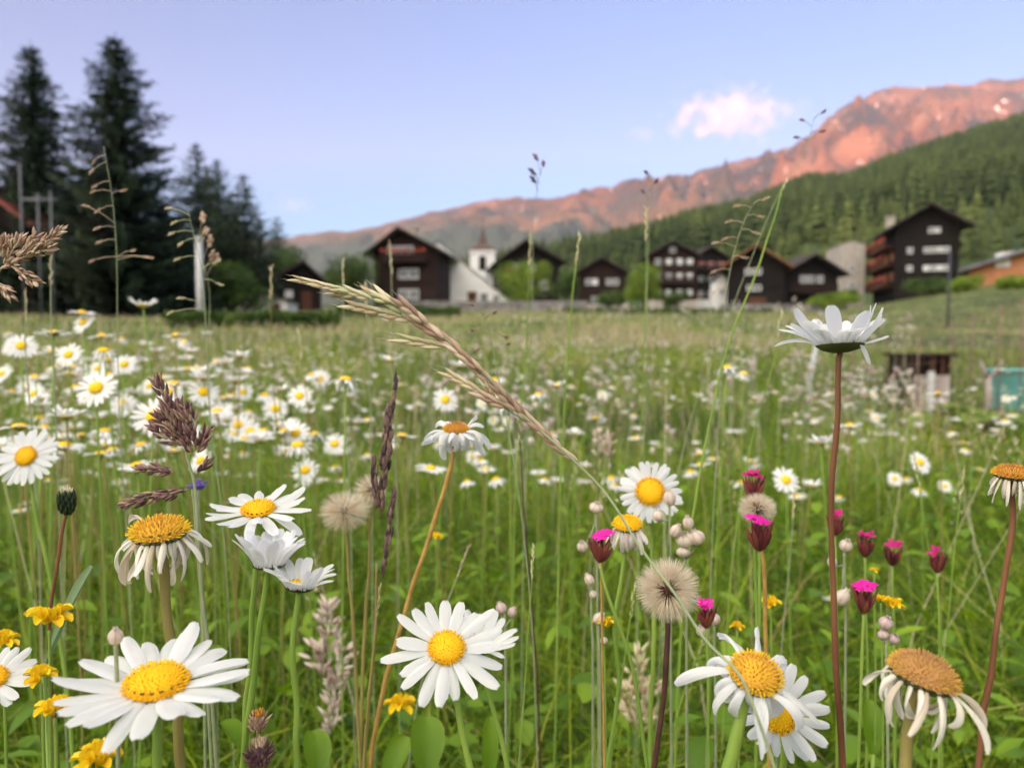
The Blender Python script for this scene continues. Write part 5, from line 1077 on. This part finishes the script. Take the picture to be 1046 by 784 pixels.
# ------------------------------------------------------------ grass flowers that stand out
def spikelet(mb, p, d, L_, w_, rd, n=6):
    d = d.normalized(); s_ = d.cross(Vector((0, 1, 0.15))).normalized()
    for k in range(n):
        t = k / n; sg = 1 if k % 2 else -1; a = p + d * L_ * t * .72; b = a + (d + s_ * sg * .13).normalized() * L_ * .42
        mb.spindle(a + s_ * sg * w_ * .2, b + s_ * sg * w_ * .25, w_ * .42, 6, min(1, max(0, rd.random())), .4)
        if n > 4: mb.tube([b, b + (d + s_ * sg * .1) * L_ * .16], [w_ * .05, w_ * .015], 3, .7, cap=False)
def brome():
    d = .29; rd = random.Random(3); way = [(775, 735, .235), (756, 690, .24), (722, 655, .25), (690, 607, .26), (655, 560, .27), (618, 503, .28), (575, 460, .285), (530, 420, .29), (485, 372, .29), (440, 335, .29), (395, 307, .29), (345, 293, .29), (303, 286, .29)]
    pts = [P(*w_) for w_ in way]; b = Vector((pts[0].x + .05, .42, 0)); base = Vector((b.x, b.y, gz(b.x, b.y))); pts = [base, base.lerp(pts[0], .55) + Vector((.012, .02, .02))] + pts
    root = empty('brome_grass', base); tag(root, 'long arching brome grass crossing the meadow diagonally with straw and rosy husks', 'grass'); path = smooth_path([p - base for p in pts], 8); k = len(path)
    mb = MB(); mb.tube(path, [.00055 * (1 - .3 * i / k) for i in range(k)], 8); mb.build('stem', MT['stem_grey'], root)
    s = d / F
    def sp(x0, y0, x1, y1, wp, m):
        a = P(x0, y0, d + rd.uniform(-.003, .003)) - base; e = P(x1, y1, d + rd.uniform(-.004, .004)) - base; mb = MB(); spikelet(mb, a, e - a, (e - a).length, wp * s * .78, rd, 6); mb.build('spikelet', MT[m], root)
    for q in [(330, 291, 293, 283, 5, 'straw'), (352, 297, 318, 289, 6, 'straw'), (366, 303, 330, 297, 6, 'straw'), (380, 307, 345, 292, 7, 'straw'), (398, 310, 362, 293, 8, 'straw'), (392, 320, 345, 309, 8, 'straw'),
              (415, 322, 374, 290, 9, 'straw'), (424, 328, 378, 316, 9, 'straw'), (436, 332, 400, 300, 9, 'rosy'), (452, 346, 412, 318, 9, 'rosy'), (470, 358, 432, 330, 9, 'rosy'), (492, 380, 455, 348, 8, 'rosy'), (512, 402, 478, 368, 8, 'rosy'), (458, 356, 396, 343, 7, 'straw'),
              (532, 424, 500, 388, 8, 'rosy'), (552, 440, 520, 408, 8, 'rosy'), (490, 400, 448, 376, 7, 'straw'), (520, 418, 480, 397, 8, 'rosy'), (572, 458, 540, 428, 8, 'rosy'), (590, 472, 560, 450, 6, 'rosy'), (505, 408, 492, 388, 6, 'straw')]: sp(*q)
    for (x0, y0, x1, y1) in ((484, 366, 458, 356), (545, 435, 490, 400)):
        mb = MB(); mb.tube([P(x0, y0, d) - base, P(x1, y1, d) - base], .0004, 5); mb.build('branch', MT['stem_grey'], root)
brome()
def panicle(name, label, px, py, d, tips, stem_way, m, sm_='stem_grey', sr=.0009, cat='grass', wp=5, spread=1.0, dens=1.0, top=None, seed=0):
    """tips: clumps [(x0, y0, x1, y1, half width px)] of husks; each clump is a part"""
    rd = random.Random(seed + int(px)); s = d / F; c = P(px, py, d); path, base = grounded(c, [(a, b, d) for a, b in stem_way]); root = empty(name, base); tag(root, label, cat); stem_parts(root, base, path, sr * 1.3, sr * .6, sm_, 7)
    for (x0, y0, x1, y1, hw) in tips:
        a = P(x0, y0, d) - base; e = P(x1, y1, d) - base; ax = e - a; L_ = ax.length; ax = ax.normalized(); sv = ax.cross(Vector((0, 1, 0))).normalized(); mb = MB(); mb.tube([a, e], [.0005, .0003], 5, .9)
        n = int(L_ / s / 2.0 * dens) + 5
        for k in range(n):
            t = rd.random() ** .85; an = rd.uniform(0, 6.28); q = sv * math.cos(an) + Vector((0, 1, 0)) * math.sin(an); wdt = hw * s * (math.sin(math.pi * min(1, (t * .85 + .12))) ** .7)
            p0 = a + ax * L_ * t; off = q * wdt * rd.uniform(.15, .8); dirv = (ax + q * rd.uniform(.2, .7) * spread).normalized(); ll = wp * s * rd.uniform(1.5, 2.5)
            mb.spindle(p0 + off, p0 + off + dirv * ll, wp * s * .34, 5, rd.random(), .4)
        mb.build('husk_clump', MT[m], root)
    return root
panicle('cocksfoot_grass', 'stout purple brown grass head rising among the left daisies', 190, 462, .36, [(184, 452, 160, 388, 7), (186, 450, 172, 418, 9), (196, 455, 180, 412, 7), (200, 450, 188, 416, 8), (184, 455, 157, 437, 7), (188, 448, 160, 425, 6), (196, 462, 190, 445, 7), (202, 462, 212, 440, 5)],
        [(195, 480), (202, 540), (206, 600), (214, 680)], 'purple_husk', wp=5.2, dens=2.4)
panicle('cocksfoot_grass', 'two purple grass spikes lying nearly level above the withered daisy', 196, 500, .38, [(178, 482, 140, 478, 5), (176, 500, 128, 515, 6), (192, 500, 160, 506, 5), (200, 485, 212, 472, 5)], [(200, 540), (205, 600), (212, 700)], 'purple_husk', wp=4.6, dens=2.0)
panicle('brome_grass', 'upright dark purple black grass spike left of the middle', 385, 575, .42, [(394, 455, 404, 388, 3), (389, 480, 396, 420, 3), (391, 500, 399, 445, 4), (384, 520, 382, 472, 3), (391, 590, 402, 505, 3), (388, 530, 393, 480, 3)], [(384, 640), (376, 720), (372, 784)], 'dark_husk', 'stem_olive', .0013, wp=6, spread=.25, dens=1.0)
panicle('cocksfoot_grass', 'rosy grass head reaching in from the left edge over the dark trees', 0, 275, .36, [(0, 275, 62, 236, 6), (6, 268, 20, 243, 8), (22, 262, 36, 240, 7), (26, 262, 54, 252, 6), (12, 272, 36, 288, 7), (-6, 285, 10, 303, 6), (-4, 262, 8, 245, 7)], [(-25, 330), (-40, 420)], 'rosy', wp=4.6, dens=1.9)
def airy(label, px, py, d, stem_way, sp, m='straw', name='oat_grass', sm_='stem_grey', wp=1.9, ll=10, sr=.00042):
    rd = random.Random(int(px * 3 + py)); s = d / F; c = P(px, py, d); path, base = grounded(c, [(a, b, d) for a, b in stem_way]); root = empty(name, base); tag(root, label, 'grass'); stem_parts(root, base, path, sr * 1.4, sr * .6, sm_, 6)
    for (ax, ay, x, y) in sp:
        a = P(ax, ay, d) - base; e = P(x, y, d + rd.uniform(-.008, .008)) - base; dv = (e - a); mb = MB(); mb.tube([a, a.lerp(e, .6) + Vector((0, 0, .001)), e], .00025, 4, .9)
        dirv = (dv.normalized() + Vector((0, 0, -.25))).normalized(); spikelet(mb, e, dirv, ll * s, wp * s, rd, 4); mb.build('spikelet', MT[m], root)
airy('slender oat grass standing tall before the dark spruces', 106, 150, .62, [(113, 190), (118, 240), (120, 340), (122, 430), (128, 520)], [(108, 158, 98, 163), (109, 165, 97, 172), (112, 185, 101, 188), (114, 198, 122, 195), (113, 195, 98, 195), (116, 210, 104, 213), (118, 228, 92, 212), (118, 232, 104, 232), (119, 245, 106, 246), (120, 262, 98, 265), (120, 262, 133, 256), (120, 265, 145, 262), (119, 262, 150, 262)], 'rosy')
airy('nodding oat grass with pale husks over the larches', 192, 215, .6, [(199, 245), (206, 275), (210, 330), (214, 420), (224, 500)], [(194, 220, 176, 213), (195, 225, 182, 226), (198, 236, 180, 237), (200, 243, 188, 247), (201, 250, 206, 240), (203, 262, 186, 263), (206, 275, 218, 268), (208, 285, 220, 288), (210, 312, 190, 305), (210, 315, 178, 318)], 'straw')
airy('oat grass bending left before the forest slope and red brown chalets', 772, 205, .62, [(762, 222), (752, 250), (742, 300), (738, 350), (734, 430), (728, 540)], [(770, 208, 778, 204), (767, 212, 758, 210), (764, 220, 773, 220), (760, 228, 749, 226), (758, 234, 768, 236), (754, 243, 744, 243), (751, 252, 735, 248), (748, 262, 757, 262), (746, 275, 733, 276), (744, 290, 732, 296)], 'rosy')
airy('short oat grass with dark little husks right of the brome branch', 492, 318, .5, [(500, 340), (508, 380), (518, 430), (532, 520)], [(494, 322, 484, 313), (495, 326, 503, 320), (498, 335, 486, 336), (500, 340, 512, 342), (503, 352, 490, 356), (505, 358, 516, 352)], 'purple_husk')
airy('tiny topped tall grass high before the ridge on the right', 832, 120, .7, [(824, 150), (800, 190), (765, 270), (735, 350), (705, 430), (690, 500)], [(831, 122, 838, 116), (829, 130, 822, 124), (827, 136, 836, 134), (825, 145, 817, 141)], 'dark_husk', ll=8, wp=2.2)
airy('thin grass stem topped high above the church and lime bush', 552, 172, .75, [(549, 190), (545, 240), (543, 330), (540, 430), (536, 520)], [(552, 176, 549, 165), (551, 188, 547, 180), (550, 196, 547, 188), (552, 180, 554, 170)], 'dark_husk', ll=12, wp=3)
airy('thin grass stem rising before the pink mountain flank', 664, 182, .75, [(663, 230), (661, 300), (660, 400), (655, 500)], [(664, 186, 661, 178), (663, 196, 668, 188), (663, 205, 659, 198)], 'dark_husk', ll=8, wp=2.4)
airy('pale green grass stem leaning over the rust roofed barn', 800, 190, .6, [(790, 225), (768, 290), (745, 350), (728, 420), (712, 500), (700, 600)], [(800, 194, 803, 186), (798, 200, 800, 192)], 'straw', sm_='stem_green', sr=.0010, ll=8, wp=2)
airy('brown tipped grass beside the pale pillar', 203, 235, .8, [(206, 262), (212, 285), (213, 360), (216, 450)], [(204, 240, 206, 228), (206, 252, 209, 240), (208, 264, 212, 252), (210, 275, 214, 266), (212, 280, 217, 270)], 'rosy', ll=14, wp=5)
# plain tall out of focus stems
def tall_stem(label, pts, d, r, m, husk=None):
    P0 = [P(a, b, d) for a, b in pts]; path, base = grounded(P0[0], [(a, b, d) for a, b in pts[1:]]); root = empty('grass_stem', base); tag(root, label, 'grass stem'); r *= .68; stem_parts(root, base, path, r * 1.2, r * .6, m, 6)
    rd = random.Random(int(pts[0][0])); top = P0[0] - base; s = d / F; mb = MB(); dirv = (P0[0] - P0[1]).normalized()
    for k in range(14): t = k / 14; mb.spindle(top - dirv * (t * 34 * s), top - dirv * (t * 34 * s) + (dirv + Vector((rd.uniform(-.35, .35), rd.uniform(-.35, .35), 0))).normalized() * 6.5 * s, .75 * s, 5, rd.random())
    mb.build('ear', MT[husk or 'straw'], root)
for lb, pts, d, r, m in [
 ('pale green stem before the dark tree left of the tall chalet', [(350, 268), (351, 330), (352, 400), (356, 480)], .8, .0012, 'stem_grey'),
 ('pale stem before the left end of the tall chalet', [(374, 292), (376, 340), (378, 420)], .8, .0011, 'stem_grey'),
 ('pale stem rising left of the brome grass tip', [(277, 275), (277, 330), (280, 400), (284, 480)], .9, .0012, 'stem_olive'),
 ('slender stem before the wall of the tall left chalet', [(399, 250), (400, 300), (400, 360), (404, 460)], .9, .0012, 'stem_grey'),
 ('yellow green stem in front of the lime bush by the church', [(542, 240), (540, 290), (538, 350), (530, 440)], .8, .0013, 'stem_green'),
 ('stout pale green stem between lime bush and the broad low chalet', [(592, 240), (586, 290), (581, 350), (575, 440)], .7, .0014, 'stem_green'),
 ('light stem just right of the broad low chalet', [(660, 215), (660, 280), (658, 360), (654, 450)], .85, .0012, 'stem_green'),
 ('thin dark stem tapering past the left spruce', [(52, 262), (52, 320), (56, 400)], .7, .0012, 'stem_grey'),
 ('grey thin stem left of the camera facing daisies at the edge', [(26, 300), (26, 360), (32, 430)], .7, .0012, 'stem_grey'),
 ('faint brown stem with ear right of the low barn', [(305, 340), (310, 380), (318, 440)], 1.0, .0012, 'stem_olive'),
 ('yellow stem rising behind the limp twin daisies', [(798, 320), (790, 370), (770, 440), (755, 520)], .7, .0011, 'stem_green'),
 ('straw stem standing among specks in the middle meadow', [(529, 420), (534, 500), (540, 580), (548, 680)], .6, .0012, 'stem_dark'),
 ('yellow green stem beneath the faded pink petalled daisy', [(648, 600), (640, 660), (628, 740)], .5, .0011, 'stem_green'),
 ('leaning pale green stem between ragged daisy and magenta pink', [(478, 560), (455, 620), (430, 700), (420, 760)], .55, .0012, 'stem_grey'),
 ('thin olive stem right of the lower middle daisy', [(545, 560), (540, 640), (535, 720), (530, 784)], .45, .0009, 'stem_green'),
 ('pale green stem leaning below the pale seed ball', [(724, 640), (705, 690), (690, 740), (684, 784)], .5, .0010, 'stem_green'),
 ('straw stem pair left of the lower middle daisy', [(388, 600), (382, 660), (375, 740), (372, 784)], .4, .0011, 'stem_olive'),
 ('orange brown stem below the yellow vetch left of the seed ball', [(613, 560), (615, 640), (616, 720), (618, 784)], .4, .0012, 'stem_orange'),
 ('tall grey green stem in the right grass', [(985, 480), (975, 560), (968, 640), (955, 740)], .6, .0011, 'stem_green'),
 ('light stem right of the row of pinks', [(935, 470), (945, 540), (960, 620), (962, 720)], .65, .0011, 'stem_green'),
 ('upright stem under the cupped daisy by the red stem', [(812, 500), (806, 580), (800, 640)], .7, .0010, 'stem_grey')]: tall_stem(lb, pts, d, r, m)
# reddish dead stems and buds
def closed_bud(label, px, py, d, rp, way, sm_, tip='bud', body='leaf', name='flower_bud', asp=1.15, loose=.15, tn=9):
    rd = random.Random(int(px)); s = d / F; c = P(px, py, d); path, base = grounded(c - Vector((0, 0, rp * s * .9)), [(a, b, d) for a, b in way]); root = empty(name, base); tag(root, label, 'bud' if name == 'flower_bud' else 'flower'); stem_parts(root, base, path, .0011, .0009, sm_, 7); c0 = c - base; r = rp * s
    mb = MB(); mb.ball(c0, r * .7, r * .7, r * .85 * asp, 12, 8, .1)
    for k in range(46):
        f = k / 46; a = k * 2.4; z = -.9 + 1.5 * f; q = math.sqrt(max(.05, 1 - z * z)) * .78; u = Vector((math.cos(a), math.sin(a), 0))
        p0 = c0 + u * r * q + Vector((0, 0, z * r * asp)); p1 = p0 + (Vector((0, 0, .6 * asp)) - u * (.22 * max(0, z) - loose * rd.random() * 2) + u * .08) * r
        mb.spindle(p0, p1, r * .15, 5, rd.random() * .7)
    mb.build('sepals', MT[body], root); mb = MB()
    for k in range(tn):
        a = k * 2.4; rr_ = r * .5 * math.sqrt(k / tn); q = c0 + Vector((math.cos(a) * rr_, math.sin(a) * rr_, r * .75 * asp)); mb.spindle(q, q + Vector((math.cos(a) * r * .1, math.sin(a) * r * .1, r * rd.uniform(.5, .95))), r * .13, 5, rd.random())
    mb.build('tuft', MT[tip], root)
closed_bud('closed dark green bud with a pale tip on a red brown stem at the left', 68, 514, .40, 10, [(62, 550), (54, 600), (50, 660), (56, 740)], 'stem_red', 'straw', 'dark_green', asp=1.4, loose=0)
closed_bud('brown dried flower head at the bottom left of the middle, lower one', 265, 772, .32, 12, [(266, 800)], 'stem_olive', 'rosy', 'purple_husk', 'dried_flower', loose=.4, tn=20)
closed_bud('orange tipped dried flower head above the lower brown one', 264, 738, .33, 9, [(262, 775)], 'stem_olive', 'disc_old', 'rosy', 'dried_flower', loose=.4, tn=20)
closed_bud('small violet blossom under the purple grass head', 202, 496, .5, 5.5, [(204, 540), (206, 600)], 'stem_grey', 'violet', 'violet', 'violet_flower', asp=.8, loose=.8)
panicle('yellow_rattle', 'pinkish fading rattle plant behind the right cupped daisy', 336, 640, .8, [(336, 700, 336, 618, 16), (330, 690, 322, 660, 12), (342, 700, 352, 660, 12), (338, 750, 344, 690, 12)], [(336, 720), (336, 784)], 'bud', 'stem_green', wp=7, dens=1.2, spread=2)
panicle('yellow_rattle', 'beige blurred rattle plant behind the dark stem of the seed ball', 652, 690, .8, [(652, 750, 652, 665, 16), (646, 740, 640, 700, 12), (660, 740, 668, 700, 12)], [(652, 760), (652, 800)], 'straw', 'stem_green', wp=7, dens=1.1, spread=2)
panicle('yellow_rattle', 'beige pink rattle spike under the rosy bud in the middle', 600, 470, .9, [(612, 470, 612, 440, 5), (622, 480, 622, 445, 5)], [(614, 520), (616, 600)], 'bud', 'stem_olive', wp=4, dens=1, spread=2)
# broad leaves
def broad_leaf(label, px, py, d, L_, w_, nrm, ang, m='leaf', name='leaf_blade', k=1, el=60, bend=-40):
    c = P(px, py, d); b = Vector((c.x, c.y + .02, gz(c.x, c.y))); root = empty(name, b); tag(root, label, 'leaf'); mb = MB(); mb.tube([(0, 0, 0), (c - b) * .5, c - b], .0012, 6); mb.build('stalk', MT['stem_green'], root)
    mb = MB(); u = Vector((math.cos(ang), math.sin(ang), 0)); ribbon(mb, c - b, u, Vector((0, 0, 1)), L_, w_, el, bend, 0, 20, 0, -.25, 10, 7, 0, .5, .08, .3); mb.build('blade', MT[m], root)
broad_leaf('large bright dock leaf at the bottom under the lower middle daisy', 436, 790, .50, .036, .024, None, R(100), el=70, bend=-30)
broad_leaf('wide green leaf left of the dock leaf at the bottom', 398, 800, .55, .034, .018, None, R(60), el=70, bend=-30)
broad_leaf('grey green lance leaf rising left of the largest daisy', 45, 690, .36, .055, .010, None, R(30), 'leaf_grey', el=72, bend=-10)
broad_leaf('round leaf behind the brown dried flower heads', 250, 770, .48, .026, .018, None, R(160), el=60, bend=-30)
broad_leaf('upright oval leaf by the yellow vetch pair on the right', 892, 770, .5, .034, .014, None, R(80), el=75, bend=-20)
broad_leaf('round bright leaf low behind the right cupped daisy', 325, 790, .5, .028, .020, None, R(120), el=70, bend=-30)
broad_leaf('long green leaf behind the stem of the lower middle daisy', 500, 800, .6, .05, .014, None, R(90), el=80, bend=-20)
# lettuce-like garden plants before the hutch
def garden_row():
    rd = random.Random(8)
    gl = ['left of centre in the top row', 'middle one of the top row', 'right one of the top row under the tub', 'leftmost of the middle plants below the hutch', 'in the bottom row below the hutch', 'middle one of the bottom row', 'at the right edge, lowest', 'farthest left below the hutch']
    for i, (px, py) in enumerate([(975, 425), (1000, 432), (1028, 436), (955, 440), (985, 448), (1015, 452), (1040, 450), (930, 446)]):
        d = 6.3 - (py - 425) * .05; x = (px - CX) / F * d; g = gz(x, d); root = empty('garden_plant', (x, d, g)); tag(root, 'bright leafy garden plant, ' + gl[i], 'garden plant', 'bright garden plants')
        mb = MB()
        H = zof(py - 14, d) - g
        for k in range(46):
            a = rd.uniform(0, 6.28); u = Vector((math.cos(a), math.sin(a), 0)); ribbon(mb, (rd.uniform(-.1, .1), rd.uniform(-.1, .1), rd.uniform(.1, max(.2, H - .15))), u, Vector((0, 0, 1)), .15, .09, 55, -60, 0, 10, 0, -.1, 4, 3, 0, rd.random(), 0)
        mb.build('leaf_rosette', MT['foliage_lime'], root); mb = MB(); mb.tube([(0, 0, -.02), (0, 0, max(.2, H - .1))], .012, 6); mb.build('stalk', MT['stem_green'], root)
garden_row()
